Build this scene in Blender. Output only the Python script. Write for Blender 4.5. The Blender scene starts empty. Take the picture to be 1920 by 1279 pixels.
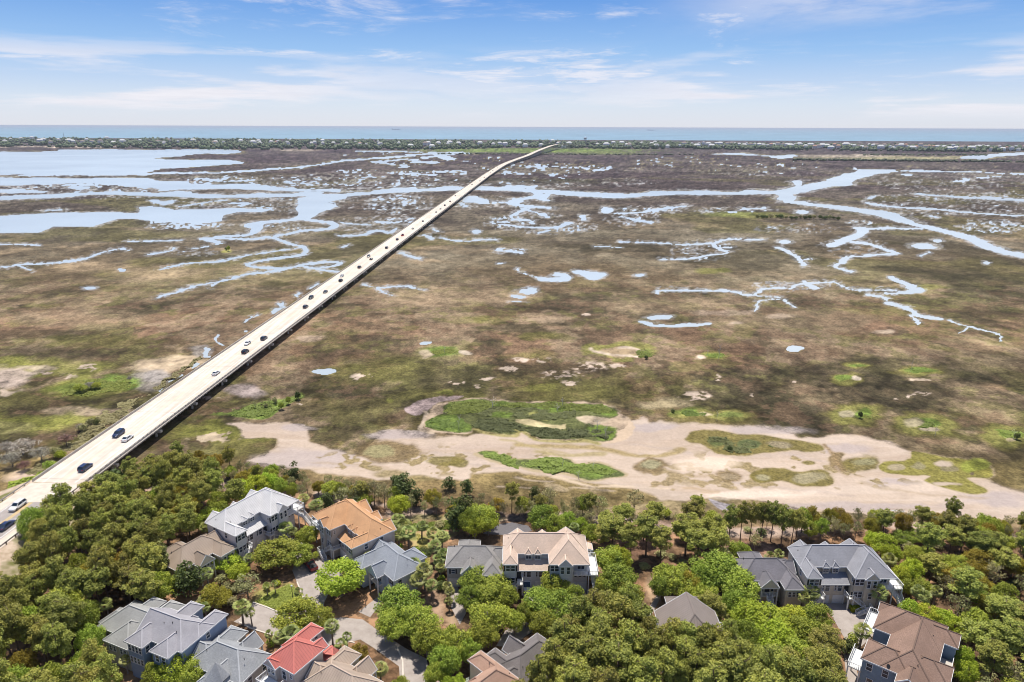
import bpy, math, random
import numpy as np
from mathutils import Vector, Matrix
random.seed(7); rng = np.random.default_rng(7)
PI = math.pi
sc = bpy.context.scene
# ------------------------------------------------------------------ camera
CAM_H, FPX, CXP, CYP = 100.0, 1280.0, 960.0, 639.5
PITCH = math.atan(401.5/FPX); ROLL = math.atan(0.0038)
cam_d = bpy.data.cameras.new('camera'); cam = bpy.data.objects.new('camera', cam_d)
sc.collection.objects.link(cam); sc.camera = cam
cam_d.sensor_width = 36.0; cam_d.lens = 24.0; cam_d.clip_start = 1.0; cam_d.clip_end = 300000.0
cam.matrix_world = Matrix.Translation((0, 0, CAM_H)) @ Matrix.Rotation(PI/2-PITCH, 4, 'X') @ Matrix.Rotation(ROLL, 4, 'Z')
# ------------------------------------------------------------------ world, sun
SUN_DIR = Vector((-0.09, 0.34, 1.0)).normalized()
SUN_EL = math.asin(SUN_DIR.z); SUN_AZ = math.atan2(SUN_DIR.x, SUN_DIR.y)
w = bpy.data.worlds.new('World'); sc.world = w; w.use_nodes = True
nt = w.node_tree; N = nt.nodes; L = nt.links; N.clear()
def nd(t, **k):
    n = N.new(t)
    for a, b in k.items(): setattr(n, a, b)
    return n
out = nd('ShaderNodeOutputWorld'); bg = nd('ShaderNodeBackground'); L.new(bg.outputs[0], out.inputs[0])
sky = nd('ShaderNodeTexSky', sky_type='NISHITA', sun_disc=False, sun_elevation=SUN_EL, sun_rotation=SUN_AZ, altitude=100.0, air_density=1.0, dust_density=0.6, ozone_density=2.5)
geo = nd('ShaderNodeTexCoord')
sep = nd('ShaderNodeSeparateXYZ'); L.new(geo.outputs['Generated'], sep.inputs[0])
def wmath(op, a, b=None, clamp=False):
    m = nd('ShaderNodeMath', operation=op); m.use_clamp = clamp
    for i, v in enumerate((a, b)):
        if v is None: continue
        if isinstance(v, (int, float)): m.inputs[i].default_value = v
        else: L.new(v, m.inputs[i])
    return m.outputs[0]
# clear-sky colour by height above the horizon, blended over the Nishita sky
ramp = nd('ShaderNodeValToRGB'); cr = ramp.color_ramp
L.new(wmath('MULTIPLY', sep.outputs[2], 1.0), ramp.inputs[0])
stops = [(0.0, (7.4, 7.7, 8.7)), (0.03, (6.5, 7.4, 8.9)), (0.055, (4.9, 6.3, 8.8)), (0.095, (2.7, 4.9, 8.5)), (0.16, (0.95, 2.9, 7.4)), (0.26, (0.8, 2.3, 6.4)), (0.45, (0.55, 1.3, 3.4)), (1.0, (0.35, 0.8, 2.0))]
while len(cr.elements) < len(stops): cr.elements.new(0.5)
for e, (p, c) in zip(cr.elements, stops): e.position = p; e.color = (c[0]/10, c[1]/10, c[2]/10, 1)
vs = nd('ShaderNodeVectorMath', operation='SCALE'); L.new(ramp.outputs[0], vs.inputs[0]); vs.inputs['Scale'].default_value = 10.0
mx = nd('ShaderNodeMix', data_type='RGBA'); mx.inputs[0].default_value = 0.8
L.new(sky.outputs[0], mx.inputs[6]); L.new(vs.outputs[0], mx.inputs[7])
# clouds on a plane far overhead: direction / height
hz = wmath('MAXIMUM', sep.outputs[2], 0.012)
cu = wmath('DIVIDE', sep.outputs[0], wmath('ADD', hz, 0.06)); cv = wmath('DIVIDE', sep.outputs[1], wmath('ADD', hz, 0.06))
cb = nd('ShaderNodeCombineXYZ'); L.new(cu, cb.inputs[0]); L.new(cv, cb.inputs[1]); cb.inputs[2].default_value = 3.1
def wnoise(scale, det, rough, vec, dist=0.0):
    n = nd('ShaderNodeTexNoise'); n.inputs['Scale'].default_value = scale; n.inputs['Detail'].default_value = det
    n.inputs['Roughness'].default_value = rough; n.inputs['Distortion'].default_value = dist; L.new(vec, n.inputs['Vector']); return n.outputs[0]
def wramp(v, lo, hi):
    m = nd('ShaderNodeMapRange'); m.interpolation_type = 'SMOOTHSTEP'
    L.new(v, m.inputs[0]); m.inputs[1].default_value = lo; m.inputs[2].default_value = hi; return m.outputs[0]
n1 = wnoise(0.42, 7, 0.62, cb.outputs[0], 0.4)
n2 = wnoise(1.6, 6, 0.65, cb.outputs[0], 0.3)
cl = wmath('MULTIPLY', wramp(n1, 0.50, 0.62), wramp(n2, 0.40, 0.62))
# low banks near the horizon, stretched along it
az = nd('ShaderNodeCombineXYZ'); L.new(wmath('MULTIPLY', sep.outputs[0], 3.2), az.inputs[0]); L.new(wmath('MULTIPLY', sep.outputs[2], 26.0), az.inputs[1]); L.new(wmath('MULTIPLY', sep.outputs[1], 1.0), az.inputs[2])
n3 = wnoise(1.15, 6, 0.55, az.outputs[0], 0.2)
band = wmath('MULTIPLY', wramp(sep.outputs[2], 0.004, 0.03), wmath('SUBTRACT', 1.0, wramp(sep.outputs[2], 0.06, 0.115)))
bank = wmath('MULTIPLY', wmath('MULTIPLY', wramp(n3, 0.46, 0.60), band), wmath('ADD', 0.35, wmath('MULTIPLY', 0.5, wramp(wmath('ABSOLUTE', wmath('ADD', sep.outputs[0], 0.02)), 0.10, 0.36))))
# thin veil top right
veil = wmath('MULTIPLY', wmath('MULTIPLY', wmath('MULTIPLY', wramp(sep.outputs[0], 0.12, 0.42), wramp(sep.outputs[2], 0.10, 0.15)), wramp(n1, 0.36, 0.58)), 0.62)
tot = wmath('MAXIMUM', wmath('MAXIMUM', wmath('MULTIPLY', wmath('MULTIPLY', cl, wramp(sep.outputs[2], 0.02, 0.07)), 0.72), bank), veil)
mc = nd('ShaderNodeMix', data_type='RGBA'); L.new(tot, mc.inputs[0]); L.new(mx.outputs[2], mc.inputs[6])
cshade = nd('ShaderNodeMix', data_type='RGBA'); L.new(n2, cshade.inputs[0]); cshade.inputs[6].default_value = (7.2, 7.0, 7.6, 1); cshade.inputs[7].default_value = (9.2, 9.0, 9.4, 1)
L.new(cshade.outputs[2], mc.inputs[7]); L.new(mc.outputs[2], bg.inputs[0])
bg.inputs[1].default_value = 0.10
sd = bpy.data.lights.new('sun', 'SUN'); so = bpy.data.objects.new('sun', sd); sc.collection.objects.link(so)
sd.energy = 4.9; sd.angle = math.radians(0.5); sd.color = (1.0, 0.94, 0.84)
so.rotation_euler = SUN_DIR.to_track_quat('Z', 'Y').to_euler(); so.location = (0, 0, 500)
vs_ = sc.view_settings; vs_.view_transform = 'Standard'; vs_.look = 'None'; vs_.exposure = 0.12; vs_.gamma = 1.0
HAZE = 0.000034
sc.cycles.filter_width = 1.0; sc.cycles.max_bounces = 6; sc.cycles.diffuse_bounces = 2; sc.cycles.glossy_bounces = 2; sc.cycles.transmission_bounces = 2; sc.cycles.volume_bounces = 0

# ------------------------------------------------------------------ pixel <-> ground helpers (survey of the photograph)
_cr, _sr = math.cos(ROLL), math.sin(ROLL)
def ray(px, py):
    x = np.asarray(px, float)-CXP; y = CYP-np.asarray(py, float)
    x, y = _cr*x-_sr*y, _sr*x+_cr*y
    return x, FPX*math.cos(PITCH)+y*math.sin(PITCH), -FPX*math.sin(PITCH)+y*math.cos(PITCH)
def G(px, py, z=0.0):
    a, b, c = ray(px, py); t = (z-CAM_H)/c
    return float(a*t), float(b*t)
def proj(x, y, z):
    x = np.asarray(x, float); y = np.asarray(y, float); v = np.asarray(z, float)-CAM_H
    zc = y*math.cos(PITCH)-v*math.sin(PITCH); yy = y*math.sin(PITCH)+v*math.cos(PITCH)
    X = x/zc*FPX; Y = yy/zc*FPX
    X, Y = _cr*X+_sr*Y, -_sr*X+_cr*Y
    return CXP+X, CYP-Y
# ------------------------------------------------------------------ object helpers
COL = sc.collection
def tag(o, label=None, cat=None, group=None, kind=None):
    if label: o['label'] = label
    if cat: o['category'] = cat
    if group: o['group'] = group
    if kind: o['kind'] = kind
    return o
def empty(name, loc=(0, 0, 0), rz=0.0, label=None, cat=None, group=None, scale=None):
    o = bpy.data.objects.new(name, None); COL.objects.link(o); o.location = loc; o.rotation_euler = (0, 0, rz)
    o.empty_display_size = 0.5
    if scale is not None: o.scale = scale
    return tag(o, label, cat, group)
def mesh_obj(name, verts, faces, mat, parent=None, smooth=False):
    me = bpy.data.meshes.new(name); me.from_pydata([tuple(v) for v in verts], [], [tuple(f) for f in faces]); me.update()
    if mat: me.materials.append(mat)
    if smooth: me.polygons.foreach_set('use_smooth', [True]*len(me.polygons))
    o = bpy.data.objects.new(name, me); COL.objects.link(o)
    if parent: o.parent = parent
    return o
def np_mesh(name, V, F, mat):
    """V (n,3) float, F (m,k) int, all faces with k corners"""
    V = np.ascontiguousarray(V, dtype=np.float32); F = np.ascontiguousarray(F, dtype=np.int32)
    me = bpy.data.meshes.new(name); m, k = F.shape
    me.vertices.add(len(V)); me.vertices.foreach_set('co', V.ravel())
    me.loops.add(m*k); me.loops.foreach_set('vertex_index', F.ravel())
    me.polygons.add(m); me.polygons.foreach_set('loop_start', np.arange(0, m*k, k, dtype=np.int32))
    try: me.polygons.foreach_set('loop_total', np.full(m, k, dtype=np.int32))
    except Exception: pass
    me.update(calc_edges=True)
    if mat: me.materials.append(mat)
    return me
class MB:
    def __init__(s): s.v = []; s.f = []
    def add(s, vs, fs):
        n = len(s.v); s.v += [tuple(v) for v in vs]; s.f += [tuple(i+n for i in f) for f in fs]
    def box(s, x0, x1, y0, y1, z0, z1):
        if x0 > x1: x0, x1 = x1, x0
        if y0 > y1: y0, y1 = y1, y0
        s.add([(x0, y0, z0), (x1, y0, z0), (x1, y1, z0), (x0, y1, z0), (x0, y0, z1), (x1, y0, z1), (x1, y1, z1), (x0, y1, z1)],
              [(0, 3, 2, 1), (4, 5, 6, 7), (0, 1, 5, 4), (1, 2, 6, 5), (2, 3, 7, 6), (3, 0, 4, 7)])
    def bar(s, a, b, w, h=None):
        a = Vector(a); b = Vector(b); h = h or w; d = (b-a)
        if d.length < 1e-6: return
        d.normalize(); u = d.cross(Vector((0, 0, 1)))
        if u.length < 1e-3: u = Vector((1, 0, 0))
        u.normalize(); v = u.cross(d).normalized(); u = u*w/2; v = v*h/2
        s.add([a-u-v, a+u-v, a+u+v, a-u+v, b-u-v, b+u-v, b+u+v, b-u+v],
              [(0, 1, 2, 3), (7, 6, 5, 4), (0, 4, 5, 1), (1, 5, 6, 2), (2, 6, 7, 3), (3, 7, 4, 0)])
    def tube(s, a, b, r0, r1, n=6):
        a = Vector(a); b = Vector(b); d = (b-a).normalized(); u = d.cross(Vector((0.13, 0.2, 1)))
        if u.length < 1e-3: u = Vector((1, 0, 0))
        u.normalize(); v = d.cross(u)
        vs = [a+(u*math.cos(2*PI*i/n)+v*math.sin(2*PI*i/n))*r0 for i in range(n)]+[b+(u*math.cos(2*PI*i/n)+v*math.sin(2*PI*i/n))*r1 for i in range(n)]
        s.add(vs, [(i, (i+1) % n, n+(i+1) % n, n+i) for i in range(n)]+[tuple(range(n-1, -1, -1)), tuple(range(n, 2*n))])
    def ball(s, c, rx, ry, rz, nu=10, nv=6):
        vs = [(c[0], c[1], c[2]-rz)]
        for j in range(1, nv):
            t = -PI/2+PI*j/nv
            for i in range(nu):
                a = 2*PI*i/nu; vs.append((c[0]+rx*math.cos(t)*math.cos(a), c[1]+ry*math.cos(t)*math.sin(a), c[2]+rz*math.sin(t)))
        vs.append((c[0], c[1], c[2]+rz)); fs = [(0, 1+(i+1) % nu, 1+i) for i in range(nu)]
        for j in range(nv-2):
            for i in range(nu):
                a = 1+j*nu+i; b = 1+j*nu+(i+1) % nu; fs.append((a, b, b+nu, a+nu))
        t = len(vs)-1; fs += [(t, 1+(nv-2)*nu+i, 1+(nv-2)*nu+(i+1) % nu) for i in range(nu)]
        s.add(vs, fs)
    def build(s, name, mat, parent=None, smooth=False): return mesh_obj(name, s.v, s.f, mat, parent, smooth)
def copy_tree(o, parent=None):
    c = o.copy(); COL.objects.link(c)
    if parent: c.parent = parent
    for ch in o.children: copy_tree(ch, c)
    return c

# ------------------------------------------------------------------ materials
def new_mat(name):
    m = bpy.data.materials.new(name); m.use_nodes = True; t = m.node_tree; t.nodes.clear(); return m, t
class NT:
    def __init__(s, name):
        s.m = bpy.data.materials.new(name); s.m.use_nodes = True; s.t = s.m.node_tree; s.t.nodes.clear()
        s.out = s.t.nodes.new('ShaderNodeOutputMaterial')
    def n(s, t, **k):
        x = s.t.nodes.new(t)
        for a, b in k.items(): setattr(x, a, b)
        return x
    def l(s, a, b): s.t.links.new(a, b)
    def val(s, v, sock):
        if isinstance(v, (int, float)): sock.default_value = v
        elif isinstance(v, tuple): sock.default_value = (*v, 1) if len(v) == 3 and sock.type == 'RGBA' else v
        else: s.l(v, sock)
    def math(s, op, a, b=0.0, clamp=False):
        x = s.n('ShaderNodeMath', operation=op); x.use_clamp = clamp; s.val(a, x.inputs[0]); s.val(b, x.inputs[1]); return x.outputs[0]
    def mix(s, f, a, b, bt='MIX'):
        x = s.n('ShaderNodeMix', data_type='RGBA', blend_type=bt); s.val(f, x.inputs[0]); s.val(a, x.inputs[6]); s.val(b, x.inputs[7]); return x.outputs[2]
    def noise(s, scale, det=3, rough=0.55, vec=None, dist=0.0):
        x = s.n('ShaderNodeTexNoise'); x.inputs['Scale'].default_value = scale; x.inputs['Detail'].default_value = det; x.inputs['Roughness'].default_value = rough; x.inputs['Distortion'].default_value = dist
        if vec: s.l(vec, x.inputs['Vector'])
        return x.outputs[0]
    def rng(s, v, a, b, c=0.0, d=1.0):
        x = s.n('ShaderNodeMapRange'); s.val(v, x.inputs[0]); x.inputs[1].default_value = a; x.inputs[2].default_value = b; x.inputs[3].default_value = c; x.inputs[4].default_value = d; return x.outputs[0]
    def coord(s, which='Object'): return s.n('ShaderNodeTexCoord').outputs[which]
    def bump(s, h, strength=0.3, dist=0.05):
        x = s.n('ShaderNodeBump'); x.inputs['Strength'].default_value = strength; x.inputs['Distance'].default_value = dist; s.l(h, x.inputs['Height']); return x.outputs[0]
    def princ(s, col, rough=0.8, spec=0.3, metal=0.0, normal=None, **k):
        p = s.n('ShaderNodeBsdfPrincipled'); s.val(col, p.inputs['Base Color']); s.val(rough, p.inputs['Roughness']); p.inputs['Metallic'].default_value = metal
        p.inputs['Specular IOR Level'].default_value = spec
        if normal: s.l(normal, p.inputs['Normal'])
        s.l(p.outputs[0], s.out.inputs[0]); return p
def mul(c, k): return tuple(min(1.0, x*k) for x in c)
_plain = {}
def plain(name, col, rough=0.6, spec=0.3, metal=0.0, var=0.12, scale=3.0):
    if name in _plain: return _plain[name]
    t = NT(name); v = t.coord(); n = t.noise(scale, 4, 0.6, v)
    c = t.mix(t.rng(n, 0.3, 0.7), mul(col, 1-var), mul(col, 1+var))
    t.princ(c, rough, spec, metal); _plain[name] = t.m; return t.m
def siding(name, col):
    t = NT(name); v = t.coord(); sp = t.n('ShaderNodeSeparateXYZ'); t.l(v, sp.inputs[0])
    saw = t.math('FRACT', t.math('MULTIPLY', sp.outputs[2], 5.2)); n = t.noise(1.3, 4, 0.6, v)
    c = t.mix(t.rng(n, 0.3, 0.7), mul(col, 0.9), mul(col, 1.06)); c = t.mix(t.rng(saw, 0.0, 0.14, 0.35, 0.0), c, mul(col, 0.6))
    t.princ(c, 0.65, 0.3, normal=t.bump(saw, 0.4, 0.03)); return t.m
def shingle(name, col, contrast=0.22):
    contrast *= 1.6
    t = NT(name); v = t.coord(); mp = t.n('ShaderNodeMapping'); t.l(v, mp.inputs[0]); mp.inputs['Scale'].default_value = (1.3, 1.3, 5.5)
    n = t.noise(2.2, 4, 0.7, mp.outputs[0]); n2 = t.noise(0.28, 3, 0.6, v); n3 = t.noise(9.0, 2, 0.6, mp.outputs[0])
    c = t.mix(t.rng(n, 0.32, 0.68), mul(col, 1-contrast), mul(col, 1+contrast)); c = t.mix(t.rng(n2, 0.38, 0.66, 0.0, 0.6), c, mul(col, 0.66))
    c = t.mix(t.rng(n3, 0.3, 0.7, 0.0, 0.35), c, mul(col, 1.3))
    sp = t.n('ShaderNodeSeparateXYZ'); t.l(v, sp.inputs[0]); row = t.math('FRACT', t.math('MULTIPLY', sp.outputs[2], 5.0))
    c = t.mix(t.rng(row, 0.0, 0.2, 0.25, 0.0), c, mul(col, 0.55))
    t.princ(c, 0.9, 0.15, normal=t.bump(n, 0.35, 0.04)); return t.m
def seam_metal(name, col):
    t = NT(name); tc = t.n('ShaderNodeTexCoord'); sp = t.n('ShaderNodeSeparateXYZ'); t.l(tc.outputs['Object'], sp.inputs[0]); sn = t.n('ShaderNodeSeparateXYZ'); t.l(tc.outputs['Normal'], sn.inputs[0])
    ax = t.math('GREATER_THAN', t.math('ABSOLUTE', sn.outputs[0]), t.math('ABSOLUTE', sn.outputs[1]))
    cx = t.n('ShaderNodeMix', data_type='FLOAT'); t.l(ax, cx.inputs[0]); t.l(sp.outputs[0], cx.inputs[2]); t.l(sp.outputs[1], cx.inputs[3])
    f = t.math('FRACT', t.math('MULTIPLY', cx.outputs[0], 1.95)); rib = t.math('SUBTRACT', 1.0, t.rng(t.math('ABSOLUTE', t.math('SUBTRACT', f, 0.5)), 0.04, 0.13))
    n = t.noise(0.5, 4, 0.6, tc.outputs['Object'])
    c = t.mix(t.rng(n, 0.3, 0.7), mul(col, 0.9), mul(col, 1.07)); c = t.mix(t.math('MULTIPLY', rib, 0.42), c, mul(col, 0.45))
    t.princ(c, 0.5, 0.35, 0.0, normal=t.bump(rib, 0.5, 0.05)); return t.m
def leafmat(name, cols, trans=0.25, rough=0.6):
    t = NT(name); v = t.coord(); oi = t.n('ShaderNodeObjectInfo'); r = oi.outputs['Random']
    ad = t.n('ShaderNodeVectorMath', operation='ADD'); t.l(v, ad.inputs[0]); cm = t.n('ShaderNodeCombineXYZ'); t.l(t.math('MULTIPLY', r, 57.0), cm.inputs[0]); t.l(cm.outputs[0], ad.inputs[1])
    n = t.noise(1.1, 4, 0.7, ad.outputs[0]); n2 = t.noise(5.5, 2, 0.6, ad.outputs[0])
    c = t.mix(t.rng(n, 0.36, 0.60), cols[0], cols[1]); c = t.mix(t.rng(n2, 0.45, 0.75, 0.0, 0.75), c, cols[2])
    hs = t.n('ShaderNodeHueSaturation'); t.l(c, hs.inputs['Color']); t.l(t.rng(r, 0, 1, 0.478, 0.52), hs.inputs['Hue']); t.l(t.rng(t.math('FRACT', t.math('MULTIPLY', r, 7.3)), 0, 1, 0.88, 1.42), hs.inputs['Value'])
    p = t.n('ShaderNodeBsdfPrincipled'); t.l(hs.outputs[0], p.inputs['Base Color']); p.inputs['Roughness'].default_value = rough; p.inputs['Specular IOR Level'].default_value = 0.25
    tr = t.n('ShaderNodeBsdfTranslucent'); t.l(hs.outputs[0], tr.inputs[0]); ms = t.n('ShaderNodeMixShader'); ms.inputs[0].default_value = trans
    t.l(p.outputs[0], ms.inputs[1]); t.l(tr.outputs[0], ms.inputs[2]); t.l(ms.outputs[0], t.out.inputs[0]); return t.m
M = {}
M['white'] = plain('white_paint', (0.74, 0.74, 0.73), 0.5, var=0.06)
M['trim'] = plain('trim_paint', (0.72, 0.72, 0.72), 0.5, var=0.05)
M['glass'] = plain('window_glass', (0.03, 0.045, 0.07), 0.12, 0.6, var=0.5, scale=1.2)
M['shutter'] = plain('shutter_paint', (0.02, 0.025, 0.035), 0.5)
M['dark'] = plain('dark_trim', (0.03, 0.03, 0.035), 0.6)
M['wood'] = plain('deck_boards', (0.62, 0.58, 0.52), 0.7)
M['concrete'] = plain('concrete', (0.50, 0.46, 0.41), 0.85, var=0.15, scale=0.8)
M['steel'] = plain('galvanised_steel', (0.34, 0.33, 0.32), 0.5, metal=0.4)
M['post'] = plain('weathered_post', (0.12, 0.09, 0.07), 0.8)
M['tyre'] = plain('tyre_rubber', (0.02, 0.02, 0.022), 0.8)
M['lampglass'] = plain('lamp_glass', (0.8, 0.8, 0.76), 0.3)
M['redlamp'] = plain('red_lens', (0.4, 0.02, 0.02), 0.3)
M['bark'] = plain('pine_bark', (0.16, 0.11, 0.085), 0.9, var=0.35, scale=2)
M['barkgrey'] = plain('grey_bark', (0.22, 0.19, 0.17), 0.9, var=0.3, scale=2)
M['deadwood'] = plain('bleached_wood', (0.55, 0.52, 0.49), 0.9, var=0.2, scale=2)
M['leaf_pine'] = leafmat('pine_needles', [(0.12, 0.15, 0.03), (0.35, 0.35, 0.065), (0.62, 0.58, 0.16)], .3)
M['leaf_oak'] = leafmat('oak_leaves', [(0.13, 0.20, 0.03), (0.34, 0.40, 0.05), (0.60, 0.60, 0.12)], .3)
M['leaf_bright'] = leafmat('spring_leaves', [(0.21, 0.30, 0.025), (0.42, 0.50, 0.045), (0.68, 0.70, 0.11)], .32)
M['leaf_dark'] = leafmat('cedar_foliage', [(0.06, 0.085, 0.025), (0.10, 0.13, 0.035), (0.17, 0.19, 0.06)], .3)
M['leaf_scrub'] = leafmat('scrub_leaves', [(0.24, 0.235, 0.10), (0.36, 0.345, 0.15), (0.48, 0.44, 0.24)], .35)
M['leaf_rust'] = leafmat('rusty_leaves', [(0.27, 0.22, 0.035), (0.38, 0.30, 0.04), (0.40, 0.40, 0.07)], .38)
M['leaf_palm'] = leafmat('palm_fronds', [(0.15, 0.19, 0.05), (0.33, 0.37, 0.11), (0.58, 0.56, 0.24)], 0.3, 0.45)
M['leaf_red'] = leafmat('reddish_twigs', [(0.16, 0.09, 0.07), (0.24, 0.13, 0.11), (0.3, 0.2, 0.16)])
M['leaf_grey'] = leafmat('grey_twigs', [(0.24, 0.21, 0.17), (0.36, 0.33, 0.27), (0.46, 0.43, 0.36)])
# ================================================================== TERRAIN
def vnoise(x, y, seed):
    """gradient-free value noise in [0,1]"""
    xi = np.floor(x).astype(np.int64); yi = np.floor(y).astype(np.int64); fx = x-xi; fy = y-yi
    fx = fx*fx*(3-2*fx); fy = fy*fy*(3-2*fy)
    def h(a, b):
        n = (a*374761393+b*668265263+seed*1442695041) & 0xffffffff
        n = ((n ^ (n >> 13))*1274126177) & 0xffffffff
        n = (n ^ (n >> 16)) & 0xffffff
        return n/16777215.0
    a = h(xi, yi); b = h(xi+1, yi); c = h(xi, yi+1); d = h(xi+1, yi+1)
    return (a*(1-fx)+b*fx)*(1-fy)+(c*(1-fx)+d*fx)*fy
def fbm(x, y, size, seed, octv=4, gain=0.55, lac=2.07):
    s = 0; amp = 1; tot = 0; f = 1.0/size; ca, sa = 0.8, 0.6
    for o in range(octv):
        s = s+amp*vnoise((x*ca-y*sa)*f+17.3*o, (x*sa+y*ca)*f-9.1*o, seed+o*13); tot += amp; amp *= gain; f *= lac
    return s/tot
def sstep(v, a, b):
    t = np.clip((v-a)/(b-a), 0, 1); return t*t*(3-2*t)
# rows spaced finer with distance so that each shoreline of the far marsh is resolved
pxs = np.concatenate([np.arange(-900, -60, 24.0), np.arange(-60, 1981, 1.9), np.arange(1990, 2840, 24.0)])
pys = np.concatenate([np.arange(262.0, 1330, 1.5), np.arange(1330, 1480, 6.0)])
def ray0(px, py):
    x = px-CXP; y = CYP-py
    return x, FPX*math.cos(PITCH)+y*math.sin(PITCH), -FPX*math.sin(PITCH)+y*math.cos(PITCH)
gx, gy = np.meshgrid(pxs, pys); a, b, c = ray0(gx, gy); t = -CAM_H/c
GX = (a*t); GY = (b*t); nr, nc = GX.shape
X = GX.ravel(); Y = GY.ravel()
PX, PY = proj(X, Y, np.zeros_like(X))
# wobble used to roughen every outline drawn below, in survey units
wob = np.clip((PY-240)/500.0, 0.04, 1.0)
WX = (fbm(X, Y, 26.0, 5, 3)-0.5); WY = (fbm(X, Y, 26.0, 77, 3)-0.5)
WX2 = (fbm(X, Y, 110.0, 15, 3)-0.5); WY2 = (fbm(X, Y, 110.0, 27, 3)-0.5)
far = sstep(Y, 350, 900)
QX = PX+(WX*26*wob)*(1-far)+far*WX2*22; QY = PY+(WY*11*wob)*(1-far)+far*WY2*5.0*np.clip((PY-255)/60, 0.1, 1)
_f1 = fbm(X, Y, 6.5, 911, 3, 0.6)-0.5; _f2 = fbm(X, Y, 6.5, 923, 3, 0.6)-0.5; _f3 = fbm(X*0.8, Y*0.5, 30.0, 937, 3, 0.62)-0.5; _f4 = fbm(X*0.8, Y*0.5, 30.0, 941, 3, 0.62)-0.5
QX = QX+(1-far)*_f1*20*wob+far*_f3*18; QY = QY+(1-far)*_f2*8*wob+far*_f4*4.5*np.clip((PY-255)/80, 0.15, 1)
ROUGH = (1-far)*_f2*2.2+far*_f4*3.0          # uneven creek widths
def smooth(pts, closed=False, n=4):
    P = [np.array(p, float) for p in pts]; m = len(P)
    if m < 3: return pts
    o = []
    for i in range(m if closed else m-1):
        p0 = P[(i-1) % m] if closed or i > 0 else P[i]; p1 = P[i]; p2 = P[(i+1) % m]; p3 = P[(i+2) % m] if closed or i+2 < m else P[(i+1) % m]
        for j in range(n):
            t = j/n; o.append(tuple(0.5*((2*p1)+(-p0+p2)*t+(2*p0-5*p1+4*p2-p3)*t*t+(-p0+3*p1-3*p2+p3)*t**3)))
    if not closed: o.append(tuple(P[-1]))
    return o
def bbsel(x0, x1, y0, y1):
    return np.nonzero((QX > x0) & (QX < x1) & (QY > y0) & (QY < y1))[0]
def seg_dist(px, py, pts, k, closed=False):
    d = np.full(px.shape, 1e9); n = len(pts)
    for i in range(n if closed else n-1):
        x0, y0 = pts[i]; x1, y1 = pts[(i+1) % n]
        ux, uy = (x1-x0)/k, (y1-y0); ll = ux*ux+uy*uy+1e-9
        ax, ay = (px-x0)/k, py-y0; tt = np.clip((ax*ux+ay*uy)/ll, 0, 1)
        d = np.minimum(d, (ax-tt*ux)**2+(ay-tt*uy)**2)
    return np.sqrt(d)
def inside(px, py, pts):
    r = np.zeros(px.shape, bool); n = len(pts)
    for i in range(n):
        x0, y0 = pts[i]; x1, y1 = pts[(i+1) % n]
        if y0 == y1: continue
        cnd = ((y0 > py) != (y1 > py)) & (px < (x1-x0)*(py-y0)/(y1-y0)+x0); r ^= cnd
    return r
def kasp(py): return max(1.6, min(5.0, 600.0/max(60.0, py-240)))
# every feature: signed distance in survey rows, positive inside
def poly_sd(pts, m=12):
    if len(pts) < 24: pts = smooth(pts, True, 3)
    xs = [p[0] for p in pts]; ys = [p[1] for p in pts]; k = kasp(sum(ys)/len(ys))
    s = bbsel(min(xs)-m*k, max(xs)+m*k, min(ys)-m, max(ys)+m)
    d = seg_dist(QX[s], QY[s], pts, k, True); return s, np.where(inside(QX[s], QY[s], pts), d, -d)
def line_sd(pts, w, m=8, k=None):
    pts = smooth(pts, False, 4)
    xs = [p[0] for p in pts]; ys = [p[1] for p in pts]; k = k or kasp(sum(ys)/len(ys))
    s = bbsel(min(xs)-(m+w)*k, max(xs)+(m+w)*k, min(ys)-m-w, max(ys)+m+w)
    return s, w*(1+0.5*ROUGH[s])-seg_dist(QX[s], QY[s], pts, k)
def ell_sd(cx, cy, rx, ry, raw=False):
    s = bbsel(cx-rx*2, cx+rx*2, cy-ry*2, cy+ry*2)
    r = np.sqrt(((QX[s]-cx)/rx)**2+((QY[s]-cy)/ry)**2); return s, (1-r)*ry
water = np.full(X.shape, -9.0)          # signed distance to open water, survey rows
def wadd(s, d): water[s] = np.maximum(water[s], d)
def C(pts, ox, oy, k=3.0): return [(ox+x/k, oy+y/k) for x, y in pts]
A_, B_, C_ = (0, 180), (640, 180), (1280, 180)
SPK = vnoise(PX/4.3, PY/1.9, 71)*.6+vnoise(PX/9.0+3, PY/3.1, 72)*.4-.5      # reeds and mud bars breaking the finer creeks
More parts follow.
